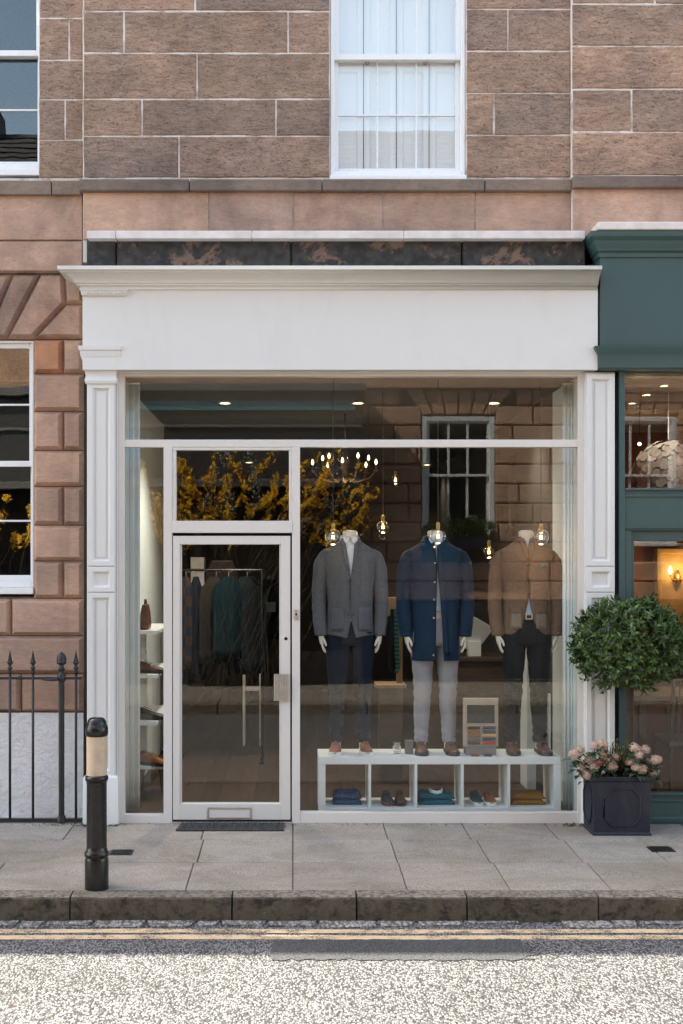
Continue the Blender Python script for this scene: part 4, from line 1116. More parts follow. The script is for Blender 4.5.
def trousers(par,mat,seed,off=0.0,zt=1.0,cuff=.075):
    m=MB(); T=BASE; n=24
    m.loft([[T.pt(2*math.pi*k/n,z,o) for k in range(n)] for z,o in ((.80,-.022),(.84,-.012),(.90,-.010),(.96,-.010),(zt,-.012))])
    for s in (-1,1):
        path=[(s*.088,.0,.90),(s*.094,.0,.82),(s*.095,-.003,.74),(s*.094,-.006,.62),(s*.094,-.008,.50),(s*.097,.004,.36),(s*.102,.010,.22),(s*.104,.008,.12),(s*.105,.006,cuff)]
        rad=[.096,.094,.088,.078,.068,.063,.056,.052,.051]
        fine=[];fr=[]; P=[Vector(p) for p in path]
        for a in range(len(P)-1):
            for q in range(6): fine.append(P[a].lerp(P[a+1],q/6)); fr.append(rad[a]+(rad[a+1]-rad[a])*q/6+off)
        fine.append(P[-1]); fr.append(rad[-1]+off)
        mm=MB(); mm.tube(fine,[(r,r*1.12) for r in fr],20,cap=False); c=[]
        for k,v in enumerate(mm.v):
            v=Vector(v); n_=(v-fine[k//20]).normalized(); w=wrinkle(v,.005,9,seed+s*3)
            w+=.004*math.exp(-((v.z-.13)/.07)**2)*math.sin(v.z*120+v.x*30)+.0035*math.exp(-((v.z-.47)/.09)**2)*math.sin(v.z*75+v.x*40)
            c.append(v+n_*w)
        m.add(c,mm.f)
    return m.build('trousers',mat,par,smooth=True,keep=True)
def shoe_mb(h=1.0,L=.285,low=False):
    """upper and sole of a right-pointing-forward (-y) shoe, toe at -y, origin at the heel ground point"""
    up=MB(); so=MB(); n=14; rings=[]
    prof=[(-.004,.020,.055),(.01,.032,.078),(.06,.036,.088),(.10,.038,.082),(.14,.043,.066),(.19,.047,.054),(.235,.043,.046),(.268,.030,.036),(.285,.012,.026)]
    if low: prof=[(y,w,min(hh,.062)) for y,w,hh in prof]
    for y,w,hh in prof:
        rings.append([(w*sgnpow(math.cos(math.pi*k/(n-1)),.8),-y*L/.285,.018+ (hh-.018)*h*max(0,math.sin(math.pi*k/(n-1)))**.75) for k in range(n)])
    up.loft(rings)
    up.ball((0,-.045,.07*h),(.030,.036,.012),12,6)
    for k in range(4): up.tube([(-.018,-(.098+.018*k),(.088-.007*k)*h),(0,-(.098+.018*k),(.094-.0075*k)*h),(.018,-(.098+.018*k),(.088-.007*k)*h)],.003,5)
    out=[]
    for y,w,hh in prof: out.append((w+.005,-y*L/.285))
    o2=[(a,b) for a,b in out]+[(-a,b) for a,b in out[::-1]]
    k_=len(o2); so.add([(a,b,0) for a,b in o2]+[(a,b,.028) for a,b in o2],[tuple(range(k_))[::-1],tuple(range(k_,2*k_))]+[(i,(i+1)%k_,k_+(i+1)%k_,k_+i) for i in range(k_)])
    return up,so
def xf(mb,loc,rz=0,s=1):
    c,sn=math.cos(rz),math.sin(rz)
    mb.v=[(loc[0]+s*(x*c-y*sn),loc[1]+s*(x*sn+y*c),loc[2]+s*z) for x,y,z in mb.v]; return mb
def shoe_part(par,x,y,rz,upm,som,h=1.0,z=.0):
    u,s=shoe_mb(h); xf(u,(x,y,z),rz); xf(s,(x,y,z),rz)
    o=u.build('shoe',upm,par,smooth=True,keep=True); s.build('sole',som,o,keep=True,bevel=.003); return o
SHELF_Z=.434
def mannequin(px,label,build):
    y=.45; x=X(px,y)
    t=thing('mannequin',label,'mannequin',(x,y,SHELF_Z),'headless mannequins in the shop window')
    b=bpy.data.objects.new('body',BODY); COL.objects.link(b); b.parent=t
    build(t); return t
def shirt(t,mat,zlo,tie=False,collar=True,neck=0):
    m=MB(); n=40
    T=BASE; m.loft([[T.pt(2*math.pi*k/n,z,o) for k in range(n)] for z,o in [(zlo,-.009)]+[(zlo+(1.60-zlo)*i/14,-.009) for i in range(1,15)]+[(1.606,-.006),(1.612,-.006)]],cap0=False,cap1=False)
    o=m.build('shirt',mat,t,smooth=True,keep=True)
    if collar:
        for s in (-1,1):
            m=MB(); rings=[]
            for i in range(9):
                a=s*(.04+i*.28); top=Vector((.066*math.sin(a),.014-.064*math.cos(a),1.620-.006*(i<2))); d=.042 if i>1 else .058
                low=Vector((.078*math.sin(a)+s*.010*(i<2),.014-.082*math.cos(a)-.004,1.620-d+(.012 if i==0 else 0)))
                rings.append([top,(top+low)/2+Vector((math.sin(a),-math.cos(a),0))*.006,low])
            m.loft(rings,closed=False); m.build('collar',mat,o,keep=True,smooth=True,solid=.002)
    return o
def stand_collar(t,mat,z0,z1,gap,off=.006):
    m=MB(); rings=[]; n=30; T=BASE
    for i in range(4):
        z=z0+(z1-z0)*i/3
        rings.append([T.pt(gap+(2*math.pi-2*gap)*k/n,z,off-.002*i) for k in range(n+1)])
    m.loft(rings,closed=False); return m.build('collar',mat,t,smooth=True,keep=True,solid=.004)
DARKB=flat('dark_horn_button',(.03,.02,.016),.3); SILB=flat('silver_snap',(.6,.58,.55),.3,.8)
def m1(t):
    T=BASE
    wl=lam_open([(.87,.030),(.93,.014),(.99,.002),(1.0,.0),(1.30,.0),(1.335,.004),(1.56,.036),(1.60,.042)])
    wr=lam_open([(.87,.044),(.93,.024),(1.0,.004),(1.02,.0),(1.30,.0),(1.335,.004),(1.56,.032),(1.60,.040)])
    trousers(t,M['navy_chino'],1)
    s=shirt(t,M['shirt'],.985)
    j=jacket(t,T,M['tweed_grey'],.882,1.60,wl,wr,lambda a:-.022*math.exp(-(a/.5)**2),1)
    lapel(j,T,wl,1.36,1.60,-1,.030,.006,M['tweed_grey']); lapel(j,T,wr,1.36,1.60,1,.030,.006,M['tweed_grey'])
    stand_collar(j,M['tweed_grey'],1.585,1.615,.75,.008)
    buttons(j,T,[(-.006,1.285),(-.006,1.155),(-.022,1.035),(.022,1.035)],DARKB,.009,.009)
    patch(j,T,'pocket',-.15,-.055,.915,1.085,.009,M['tweed_grey']); patch(j,T,'pocket',.055,.15,.915,1.085,.009,M['tweed_grey'])
    for s_ in (-1,1): shoe_part(t,s_*.104,.055,s_*.06,M['tan'],M['sole'])
def m2(t):
    rows=[(.68,.180,.142,.0),(.87,.180,.140,.0),(1.0,.178,.132,.0),(1.10,.178,.128,.0),(1.20,.184,.130,.0),(1.30,.193,.132,.0),(1.40,.205,.130,.0),(1.46,.212,.122,.003),(1.50,.205,.110,.008),(1.53,.170,.096,.013),(1.558,.122,.084,.017),(1.582,.090,.075,.018),(1.605,.080,.070,.015),(1.65,.076,.068,.012)]
    T=Torso(rows)
    wl=lam_open([(.69,.010),(1.0,.006),(1.20,.0),(1.38,-.002),(1.40,.0),(1.54,.004),(1.58,.020),(1.61,.032)])
    wr=lam_open([(.69,.050),(1.0,.036),(1.20,.020),(1.38,.002),(1.40,.0),(1.54,.004),(1.58,.020),(1.61,.032)])
    trousers(t,M['grey_chino'],5); shirt(t,M['blueshirt'],1.06)
    j=jacket(t,T,M['navy_nylon'],.690,1.60,wl,wr,None,7,.0025,.005,'coat',.868)
    m=MB(); rings=[]; n=34
    for i in range(5):
        z=1.572+.045*i/4
        rings.append([T.pt(.40+.06*i+(2*math.pi-.80-.12*i)*k/n,z,.006+.004*math.sin(i*.8)) for k in range(n+1)])
    m.loft(rings,closed=False); m.build('collar',M['navy_nylon'],j,smooth=True,keep=True,solid=.005)
    patch(j,T,'placket',.028,.075,.73,1.50,.006,M['navy_nylon'],3,20,lambda u,v:(wr(.73+.77*v)+.004+.04*u,.73+.77*v))
    buttons(j,T,[(-.014,1.535),(-.014,1.415),(-.018,1.275),(-.022,1.145),(-.024,1.01),(-.028,.735)],SILB,.008,.0075)
    for s_ in (-1,1): shoe_part(t,s_*.104,.055,s_*.05,M['brown'],M['darksole'])
def m3(t):
    T=BASE
    cut=[(.885,.130),(.90,.098),(.93,.066),(.98,.040),(1.04,.026),(1.10,.012),(1.165,.0),(1.48,.0),(1.54,.004),(1.58,.016),(1.61,.03)]
    wl=lam_open(cut); wr=lam_open(cut)
    trousers(t,M['black_chino'],9,0,1.03); shirt(t,M['blueshirt'],1.0,collar=False)
    j=jacket(t,T,M['tweed_brown'],.885,1.60,wl,wr,None,13,.003)
    for s in (-1,1): lapel(j,T,wl,1.45,1.60,s,.045,.007,M['tweed_brown'])
    stand_collar(j,cloth('navy_collar_lining',(.03,.045,.09)),1.588,1.612,.6,.008)
    buttons(j,T,[(0,1.40),(0,1.295),(0,1.19)],DARKB,.008,.0085)
    for s in (-1,1):
        patch(j,T,'pocket',s*.095-.042,s*.095+.042,.93,1.075,.008,M['tweed_pocket']); patch(j,T,'pocket_flap',s*.095-.046,s*.095+.046,1.045,1.085,.013,M['tweed_brown'])
    patch(j,T,'pocket_square',.088,.125,1.375,1.392,.009,flat('teal_silk',(.03,.22,.30),.5),4,3,lambda u,v:(.088+.04*u,1.38+.02*v+.012*u))
    m=MB(); n=32; m.loft([[T.pt(2*math.pi*k/n,z,-.002) for k in range(n)] for z in (1.0,1.034)],cap0=False,cap1=False); be=m.build('belt',M['darkbrown'],t,keep=True,solid=.004)
    m=MB(); y=T.front(0,1.017,.003).y; m.pframe(-.026,.026,.997,1.037,.007,y-.006,y+.002,.002); m.build('buckle',M['chrome'],be,keep=True)
    for s_ in (-1,1): shoe_part(t,s_*.104,.055,s_*.06,M['brown'],M['darksole'])
mannequin(350,'headless mannequin in grey knit jacket, white shirt, navy trousers and tan trainers',m1)
mannequin(435,'headless mannequin in long navy coat and pale grey trousers',m2)
mannequin(526,'headless mannequin in brown tweed jacket with blue pocket square and black trousers',m3)

# ---------------------------------------------------------------- cube shelf and goods
sy0,sy1=.20,.60; S=lambda p: X(p,sy0); SZ=lambda p: Z(p,sy0)
shx0,shx1=S(318.5),S(561); zb0=.03
sh=thing('cube_shelf','low white open cube shelf running along the bottom of shop window','shelf',((shx0+shx1)/2,.4,zb0))
mb=MB(); mb.box(shx0,shx1,sy0,sy1,SHELF_Z-.055,SHELF_Z); mb.build('top_board',M['lam'],sh,bevel=.003)
mb=MB(); mb.box(shx0,shx1,sy0,sy1,zb0,zb0+.032); mb.build('bottom_board',M['lam'],sh,bevel=.003)
for a,b in ((318.5,325.5),(554,561)):
    mb=MB(); mb.box(S(a),S(b),sy0+.001,sy1,zb0+.033,SHELF_Z-.056); mb.build('side_panel',M['lam'],sh,bevel=.003)
for a in (369.8,416,462.5,509):
    mb=MB(); mb.box(S(a)-.010,S(a)+.010,sy0+.003,sy1,zb0+.033,SHELF_Z-.056); mb.build('divider',M['lam'],sh,bevel=.002)
bt=zb0+.034
def folded(px0,px1,h,mat,label,cat,name,y=.30,col=None):
    x0,x1=X(px0,y),X(px1,y); t=thing(name,label,cat,((x0+x1)/2,y+.1,bt))
    for k in range(2):
        m=MB(); rings=[]; nx=14
        zz0=bt+h*k/2; hh=h/2*.98
        for i in range(nx+1):
            u=i/nx; x=x0+(x1-x0)*u; e=min(u,1-u); r=min(1,e*9)**.5
            f=(h*.06*noise.noise((x*14,k*3,1)))
            rings.append([(x,y+.22,zz0),(x,y+.012,zz0),(x,y,zz0+hh*.35),(x,y+.004,zz0+hh*.75*r+.2*hh*(1-r)+f),(x,y+.03,zz0+hh*r+f),(x,y+.12,zz0+hh*r),(x,y+.22,zz0+hh*r*.9)])
        m.loft(rings); m.build('folded_layer',mat,t,smooth=True)
    if col:
        m=MB(); xc=(x0+x1)/2
        for s in (-1,1): m.tube([(xc,y+.02,bt+h+.004),(xc+s*.035,y+.04,bt+h+.012),(xc+s*.05,y+.09,bt+h+.02)],[(.006,.014)]*3,8)
        c=m.build('collar',col,t,smooth=True)
    return t
t_=NT('navy_spotted_cotton'); t_.pbr(t_.mix(t_.ramp(t_.vor(85),[(.18,1),(.26,0)]),(.018,.055,.13),(.12,.22,.36)),.9); M['spot']=t_.mat
folded(333,362,.085,M['spot'],'folded navy spotted shirt in leftmost compartment of white cube shelf','shirt','folded_shirt',col=M['spot'])
folded(419,455,.080,cloth('teal_wool',(.005,.115,.16),260,.95,.2,.6),'folded teal sweater in middle compartment of white cube shelf','sweater','folded_sweater',col=M['lam'])
folded(511.5,546,.078,cloth('mustard_wool',(.30,.125,.012),260,.95,.2,.6),'folded mustard jumper in rightmost compartment of white cube shelf','jumper','folded_jumper')
def lone_shoe(px,label,upm,som,y=.27,rz=0,grp=None,low=False,z=None,sc=.92):
    x=X(px,y) if px is not None else y[0]; t=thing('shoe',label,'shoe',(x,y,bt if z is None else z),grp)
    u,s=shoe_mb(1.0,low=low); xf(u,(0,.24,0),rz,sc); xf(s,(0,.24,0),rz,sc)
    u.build('upper',upm,t,keep=True,smooth=True); s.build('sole',som,t,keep=True,bevel=.003); return t
lone_shoe(387.5,'navy suede slip-on shoe beside a brown one in white cube shelf',M['navysuede'],M['brown'],.27,.05,'slip-on shoes in the cube shelf')
lone_shoe(402,'brown leather slip-on shoe beside a navy one in white cube shelf',M['brown'],M['darksole'],.27,-.04,'slip-on shoes in the cube shelf')
lone_shoe(477.5,'teal suede trainer with white sole in white cube shelf',M['tealsuede'],M['sole'],.27,.05,'white soled trainers in the cube shelf')
lone_shoe(492.5,'reddish brown leather trainer with white sole in white cube shelf',M['tan'],M['sole'],.27,-.04,'white soled trainers in the cube shelf')
# display board with card holders
dy=.30; dx0,dx1=X(463,dy),X(498.5,dy); dz1=Z(698,dy)
zt=SHELF_Z
db=thing('display_board','beige wooden display board with dark window and rows of card holders on white shelf','display board',((dx0+dx1)/2,dy,zt))
zlow=Z(747,dy)
mb=MB(); mb.box(dx0,dx1,dy,dy+.018,zlow,dz1); mb.build('board',flat('beige_board',(.42,.34,.26),.6,0,.08,12),db,bevel=.006)
mb=MB(); mb.box(dx0+.02,dx1-.02,dy-.03,dy+.12,zt,zlow); mb.build('foot',flat('grey_card',(.22,.21,.20),.7),db,bevel=.003)
mb=MB(); mb.box(X(467,dy),X(494.5,dy),dy-.004,dy-.0005,Z(723,dy),Z(705,dy)); mb.build('dark_window',flat('smoked_panel',(.03,.03,.03),.15),db)
cc=[[('dark brown',(.03,.02,.015)),('navy',(.02,.035,.07))],[('orange edged brown',(.30,.09,.02)),('blue grey',(.05,.07,.10))],[('tan',(.28,.12,.04)),('cream and orange',(.6,.36,.16))],[('mottled grey',(.16,.15,.17)),('dark blue',(.02,.05,.14))],[('charcoal',(.05,.045,.045)),('bright red',(.45,.03,.03))]]
for i,py in enumerate((727.6,731.4,735.2,739,742.8)):
    for k,(a,b) in enumerate(((467.5,480),(482.5,495.5))):
        nm,c=cc[i][k]; t=MB()
        t.box(X(a,dy),X(b,dy),dy-.014,dy-.0008,Z(py+1.3,dy),Z(py-1.3,dy))
        o=t.build('card_holder',flat(nm.replace(' ','_')+'_leather',c,.5),None,bevel=.003)
        tag(o,f'small {nm} card holder on beige display board','card holder','card holders on the display board')
for px,c,nm in ((475,(.35,.05,.03),'red'),(488,(.05,.05,.055),'charcoal')):
    y=.23; t=MB(); t.box(X(px-4,y),X(px+4,y),y-.02,y+.03,zt+.001,zt+.014); o=t.build('wallet',flat(nm+'_wallet',c,.5),None,bevel=.004); tag(o,f'flat {nm} wallet lying on white shelf before display board','wallet')
mb=MB(); y=.36; mb.lathe([(.027,zt+.001),(.030,zt+.004),(.034,zt+.085),(.031,zt+.085),(.027,zt+.012)],(X(397,y),y,0),20); o=mb.build('tumbler',M['bulbglass'],None,smooth=True); tag(o,'small clear glass tumbler on white shelf beside tan trainers','glass')
mb=MB(); mb.box(X(405,y),X(413,y),y-.03,y+.03,zt+.001,zt+.10); o=mb.build('gift_box',flat('taupe_card',(.16,.14,.13),.8),None,bevel=.002); tag(o,'upright taupe card box on white shelf between two mannequins','box')
# white plinth and pale panels behind the right mannequin
pb=MB(); pb.box(X(527,1.1),X(536,1.1),1.1,1.4,.03,Z(640,1.1)); pb.box(X(551,1.0),IX1-.02,1.0,1.35,.03,Z(694,1.0)); 
o=pb.build('display_plinth',M['wallpaint'],None,bevel=.004); tag(o,'pale stepped display plinth behind brown jacket mannequin','plinth')

# ---------------------------------------------------------------- shoe shelves on left wall
wy0,wy1=.75,1.9
for py,lab in ((629,'highest'),(672,'second highest'),(718,'third')):
    y=1.0; z=Z(py,y); t=MB(); t.box(IX0+.002,IX0+.22,wy0,wy1,z-.028,z); o=t.build('wall_shelf',M['lam'],None,bevel=.003); 
    tag(o,{629:'white wall shelf holding brown leather bag',672:'white wall shelf holding single brown shoe',718:'white wall shelf holding dark brown boot shoe'}[py],'shelf','white shelves on the shop side wall')
y=.95; z=Z(629,1.0)
bg=thing('leather_bag','small brown leather bag standing on white wall shelf','bag',(X(145,y),y,z))
x=X(145.5,y)
mb=MB(); mb.loft([[(x-.03*w,y-.10,z+h),(x+.03*w,y-.10,z+h),(x+.03*w,y+.10,z+h),(x-.03*w,y+.10,z+h)] for h,w in ((.001,1.1),(.05,1.2),(.14,.95),(.19,.6),(.2,.5))]); mb.build('bag_body',M['brown'],bg,bevel=.01)
mb=MB(); mb.tube([(x,y-.06,z+.19),(x,y-.04,z+.235),(x,y+.04,z+.235),(x,y+.06,z+.19)],.006,6); mb.build('handle',M['brown'],bg,smooth=True)
def side_shoe(x,y,z,label,m_,s_=None,rz=1.3,sc=.95):
    t=thing('shoe',label,'shoe',(x,y,z),'shoes on the side wall shelves'); u,s=shoe_mb(1.15); xf(u,(-.12,0,0),rz,sc); xf(s,(-.12,0,0),rz,sc)
    u.build('upper',m_,t,keep=True,smooth=True); s.build('sole',s_ or M['darksole'],t,keep=True)
side_shoe(X(149,.95),.95,Z(672,1.0),'brown shoe on white wall shelf below leather bag',M['brown'])
side_shoe(X(149,.95),.95,Z(718,1.0),'dark brown boot shoe on white wall shelf above stool',M['darkbrown'])
stx,sty=X(152,1.0),1.0; sz=Z(763,1.0)
stl=thing('stool','low white round stool against the side wall carrying shoes','stool',(stx,sty,.03))
mb=MB(); mb.lathe([(.15,sz-.03),(.16,sz-.02),(.16,sz-.004),(.155,sz)],(stx,sty,0),28); mb.build('seat',M['lam'],stl,auto=40)
for k in range(4):
    a=.785+k*1.571; mb=MB(); mb.tube([(stx+.1*math.cos(a),sty+.1*math.sin(a),sz-.03),(stx+.14*math.cos(a),sty+.14*math.sin(a),.03)],.012,8); mb.build('leg',M['darkwood'],stl)
side_shoe(stx+.04,sty-.06,sz+.001,'tan orange shoe on white stool',flat('orange_leather',(.32,.11,.025),.45),None,1.1)
side_shoe(stx-.01,sty+.07,sz+.001,'black shoe at rear of white stool',M['darkbrown'],None,.9)

# ---------------------------------------------------------------- things deeper in the shop
def garment(name,label,cat,x,y,ztop,h,w,mat,rz=0,grp=None,d=.05):
    t=thing(name,label,cat,(x,y,ztop),grp); m=MB(); n=18; rings=[]
    for i in range(9):
        v=i/8; a=w*(.35+.65*min(1,v*5)**.5)*(1+.12*v)/2; b=d*(.5+.5*min(1,v*4))*(1+.2*v)
        rings.append([(a*math.cos(2*math.pi*k/n)*(1+.10*math.sin(3*k+v*2)),b*math.sin(2*math.pi*k/n)*(1+.3*math.sin(5*k)),-v*h) for k in range(n)])
    m.v=[]; m.loft(rings); xf(m,(0,0,0),rz); m.build('cloth_body',mat,t,smooth=True,keep=True)
    m=MB(); m.tube([(0,0,.0),(0,0,.04),(.02,0,.06),(.03,0,.04)],.004,6); m.build('hook',M['chrome'],t,keep=True)
    return t
ry=2.6; r0,r1=X(180,ry),X(262,ry); rzt=Z(570,ry)
cr=thing('clothes_rail','black metal clothes rail with hanging scarves and jackets behind glass door','clothes rail',((r0+r1)/2,ry,.03))
mb=MB(); mb.tube([(r0,ry,rzt),(r1,ry,rzt)],.012,8); mb.build('rail',M['black'],cr)
for x in (r0,r1):
    mb=MB(); mb.tube([(x,ry,.03),(x,ry,rzt)],.012,8); mb.box(x-.02,x+.02,ry-.22,ry+.22,.03,.05); mb.build('upright',M['black'],cr)
G_='clothes hanging inside the shop'
t_=NT('patchwork_wool'); t_.pbr(t_.ramp(t_.n('TexChecker',i={'Scale':11.0,'Vector':t_.obj()}).outputs['Fac'],[(0,(.05,.024,.017)),(1,(.01,.016,.035))]),.95); M['check']=t_.mat
def hang(px,label,cat,h,w,mat,yo=0,name='hanging_jacket',rz=0): return garment(name,label,cat,X(px,ry),ry+yo,rzt-.06,h,w,mat,rz,G_)
hang(186,'rust and navy chequered scarf hanging at left end of clothes rail','scarf',.85,.14,M['check'],0,'hanging_scarf')
hang(196,'dark navy scarf hanging next to chequered scarf','scarf',.95,.13,M['navy_chino'],.02,'hanging_scarf')
hang(229,'teal blue jacket hanging behind the glass door','jacket',.75,.30,cloth('teal_cloth',(.004,.016,.022),300,.9,.1,.5),-.06,rz=.4)
hang(247,'black jacket hanging beside teal blue jacket','jacket',.9,.38,M['black_chino'],.05,rz=.6)
hang(216,'dark brown jacket hanging left of teal blue jacket','jacket',.8,.36,flat('umber_cloth',(.014,.010,.009),.9),.05,rz=.7)
# shelf with box and bag above
sx0,sx1=X(200,3.2),X(242,3.2); szz=Z(583,3.2)
mb=MB(); mb.box(sx0,sx1,3.05,3.4,szz-.03,szz); o=mb.build('high_shelf',M['lam'],None,bevel=.003); tag(o,'pale high shelf behind clothes rail holding white box','shelf')
mb=MB(); mb.box(sx0-.03,sx0+.02,3.4,3.42,.03,szz-.031); 
mb=MB(); mb.box(X(191,3.15),X(204.5,3.15),3.1,3.3,szz+.001,szz+.25); o=mb.build('storage_box',M['cap'],None,bevel=.004); tag(o,'upright white box on high shelf above hanging jackets','box')
hb=thing('black_handbag','black leather handbag on high shelf right of white box','bag',(X(222,3.2),3.2,szz))
x=X(222,3.2)
mb=MB(); mb.loft([[(x-.16*w,3.12,szz+h),(x+.16*w,3.12,szz+h),(x+.16*w,3.28,szz+h),(x-.16*w,3.28,szz+h)] for h,w in ((.001,1),(.1,.95),(.2,.7),(.22,.6))]); mb.build('bag_body',M['darkbrown'],hb,bevel=.012)
mb=MB(); mb.tube([(x-.08,3.2,szz+.22),(x-.05,3.2,szz+.36),(x+.05,3.2,szz+.36),(x+.08,3.2,szz+.22)],.008,6); mb.build('handle',M['darkbrown'],hb,smooth=True)
# white frame unit
ux=X(252,3.6)
mb=MB(); a,b=X(243,3.6),X(262,3.6); c,d=Z(690,3.6),Z(617,3.6)
mb.box(a,a+.025,3.5,3.75,.03,d); mb.box(b-.025,b,3.5,3.75,.03,d); mb.box(a+.026,b-.026,3.5,3.75,d-.03,d); mb.box(a+.026,b-.026,3.5,3.75,c,c+.025)
o=mb.build('shelving_unit',M['cap'],None,bevel=.003); tag(o,'white framed open shelving unit deep inside the shop','shelving unit')
garment('display_jersey','dark jersey with pale blue chest print displayed on the back wall','jersey',X(268,8.85),8.85,Z(580,8.85),.85,.55,M['black_chino'],0,G_,.04)
mb=MB(); xx=X(268,8.75); mb.box(xx-.11,xx+.11,8.75,8.757,Z(612,8.75),Z(602,8.75)); o=mb.build('folded_cloth',flat('pale_blue_cloth',(.30,.45,.55),.9),None); tag(o,'small pale blue cloth pinned on dark jersey','cloth')
# tie stand
tx_=X(399,1.5); ts=thing('tie_stand','wooden tie display stand with hanging striped ties behind grey jacket','tie stand',(tx_,1.5,.03))
zt2=Z(597,1.5)
mb=MB(); mb.box(tx_-.02,tx_+.03,1.49,1.53,.62,zt2); mb.box(X(386,1.5),tx_+.03,1.49,1.53,zt2-.16,zt2-.001); mb.build('post',M['oak'],ts,bevel=.003)
mb=MB(); mb.box(X(375,1.5),X(405,1.5),1.35,1.65,Z(683,1.5)-.03,Z(683,1.5)); mb.build('base',M['oak'],ts,bevel=.004)
mb=MB(); mb.box(X(375,1.5)+.03,X(405,1.5)-.03,1.4,1.6,.03,Z(683,1.5)-.031); mb.build('pedestal',M['darkwood'],ts)
t_=NT('green_striped_silk'); wv=t_.n('TexWave',i={'Scale':9.0,'Vector':t_.obj()}); wv.bands_direction='Z'; t_.pbr(t_.ramp(wv.outputs['Fac'],[(.45,(.01,.012,.02)),(.55,(.01,.16,.12))]),.5); M['stripe']=t_.mat
for px,mt,lab in ((392.5,M['black_chino'],'plain black tie hanging on wooden tie stand'),(396.5,M['stripe'],'green and navy striped tie hanging on wooden tie stand')):
    t=MB(); x=X(px,1.45); t.loft([[(x-w,1.47,zt2-.10-h),(x+w,1.47,zt2-.10-h),(x+w,1.485,zt2-.10-h),(x-w,1.485,zt2-.10-h)] for h,w in ((0,.016),(.04,.013),(.06,.018),(.5,.03),(.54,.002))]); o=t.build('necktie',mt,None,bevel=.002); tag(o,lab,'tie','ties on the wooden stand')
# brown hanging garment with tag at right
hg=garment('hanging_coat','brown coat with white price tag hanging behind brown tweed jacket','coat',X(527,2.7),2.7,Z(445,2.7),.85,.34,M['darkbrown'],0,G_,.08)
mb=MB(); x=X(527,2.55); mb.box(x-.04,x+.04,2.55,2.555,Z(494,2.55),Z(480,2.55)); mb.build('price_tag',M['lam'],hg)
# counter at the back with papers
ct=thing('shop_counter','dark wooden counter deep inside the shop','counter',(X(455,3.0),3.0,.03))
mb=MB(); mb.box(X(425,2.9),X(505,2.9),2.9,3.5,.03,.92); mb.build('counter_body',M['darkwood'],ct,bevel=.005)
mb=MB(); mb.box(X(423,2.9),X(507,2.9),2.86,3.54,.92,.96); mb.build('counter_top',M['darkwood'],ct,bevel=.005)
mb=MB(); A=Euler((.5,.5,.2)).to_matrix(); mb.obox((X(476,2.9),3.0,1.16),A,(.22,.02,.32)); mb.box(X(476,2.9)-.06,X(476,2.9)+.06,2.98,3.1,.961,1.10); o=mb.build('white_catalogue',M['lam'],None); tag(o,'white open catalogue leaning on dark counter','catalogue')

# =================================================================== RIGHT SHOP INTERIOR
QX0,QX1,QY1=2.40,6.6,4.2
terra=flat('terracotta_wall_paint',(.34,.115,.055),.85,0,.1,2)
mb=MB(); mb.box(QX0-.05,QX0,.3,QY1,0,3.6); mb.box(QX1,QX1+.1,.1,QY1,0,3.6); mb.box(QX0,QX1,QY1,QY1+.1,0,3.6); structure('cafe_wall',mb,terra)
mb=MB(); mb.box(QX0,QX1,.1,QY1,-.05,.03); structure('cafe_floor',mb,M['floor'])
mb=MB(); mb.box(QX0,QX1,.1,QY1,3.22,3.32)
for k in range(6): mb.box(QX0,QX1,.6+.6*k,.66+.6*k,3.16,3.219)
structure('cafe_ceiling',mb,flat('cafe_ceiling_paint',(.50,.40,.34),.85))
lx,ly=X(668.5,.75),.75; lz=Z(475,.75); lr=.268
pg=thing('globe_pendant','large globe pendant of overlapping parchment discs hanging in neighbouring shop','pendant lamp',(lx,ly,lz))
mb=MB()
for k in range(520):
    z=1-2*(k+.5)/520; a=k*2.39996; s=math.sqrt(1-z*z); d=Vector((s*math.cos(a),s*math.sin(a),z))
    u=(d.orthogonal().normalized()); w=d.cross(u); p=Vector((lx,ly,lz))+d*lr*R.uniform(.94,1.02); tl=(u*R.uniform(-.2,.2)+w*R.uniform(-.2,.2)); dd=(d+tl).normalized(); u=dd.orthogonal().normalized(); w=dd.cross(u); r=R.uniform(.030,.042)
    mb.add([p]+[p+(u*math.cos(q*1.047)+w*math.sin(q*1.047))*r for q in range(6)],[(0,1+q,1+(q+1)%6) for q in range(6)])
mb.build('shade',M['petalpaper'],pg)
mb=MB(); mb.ball((lx,ly,lz),lr*.9,16,10); mb.build('inner_globe',M['petalpaper'],pg,smooth=True)
mb=MB(); mb.tube([(lx,ly,lz+lr*.9),(lx,ly,3.22)],.004,6); mb.build('cord',M['lam'],pg)
for (px,py) in ((632,402),(647,393.5),(664,384.5)):
    z=3.159; y=(z-ZC)*F/(PY0-py)-D; x=X(px,y)
    downlight(x,y,{632:'small ceiling light farthest inside neighbouring shop, above globe pendant',647:'middle ceiling light in neighbouring shop, above globe pendant',664:'ceiling light nearest the glass in neighbouring shop'}[px],4.5,3.158,.62)
y=2.2; c=Vector((X(639.5,y),y,Z(444,y)))
t=thing('pendant_bulb','tiny glowing bulb hanging left of parchment globe pendant in neighbouring shop','pendant lamp',c)
mb=MB(); mb.tube([c+Vector((0,0,.03)),(c.x,c.y,3.22)],.003,5); mb.build('cord',M['twig'],t); mb=MB(); mb.ball(c,.015,12,8); mb.build('bulb',M['lamp'],t,smooth=True); point('bulb_light',c-Vector((0,0,.08)),.25)
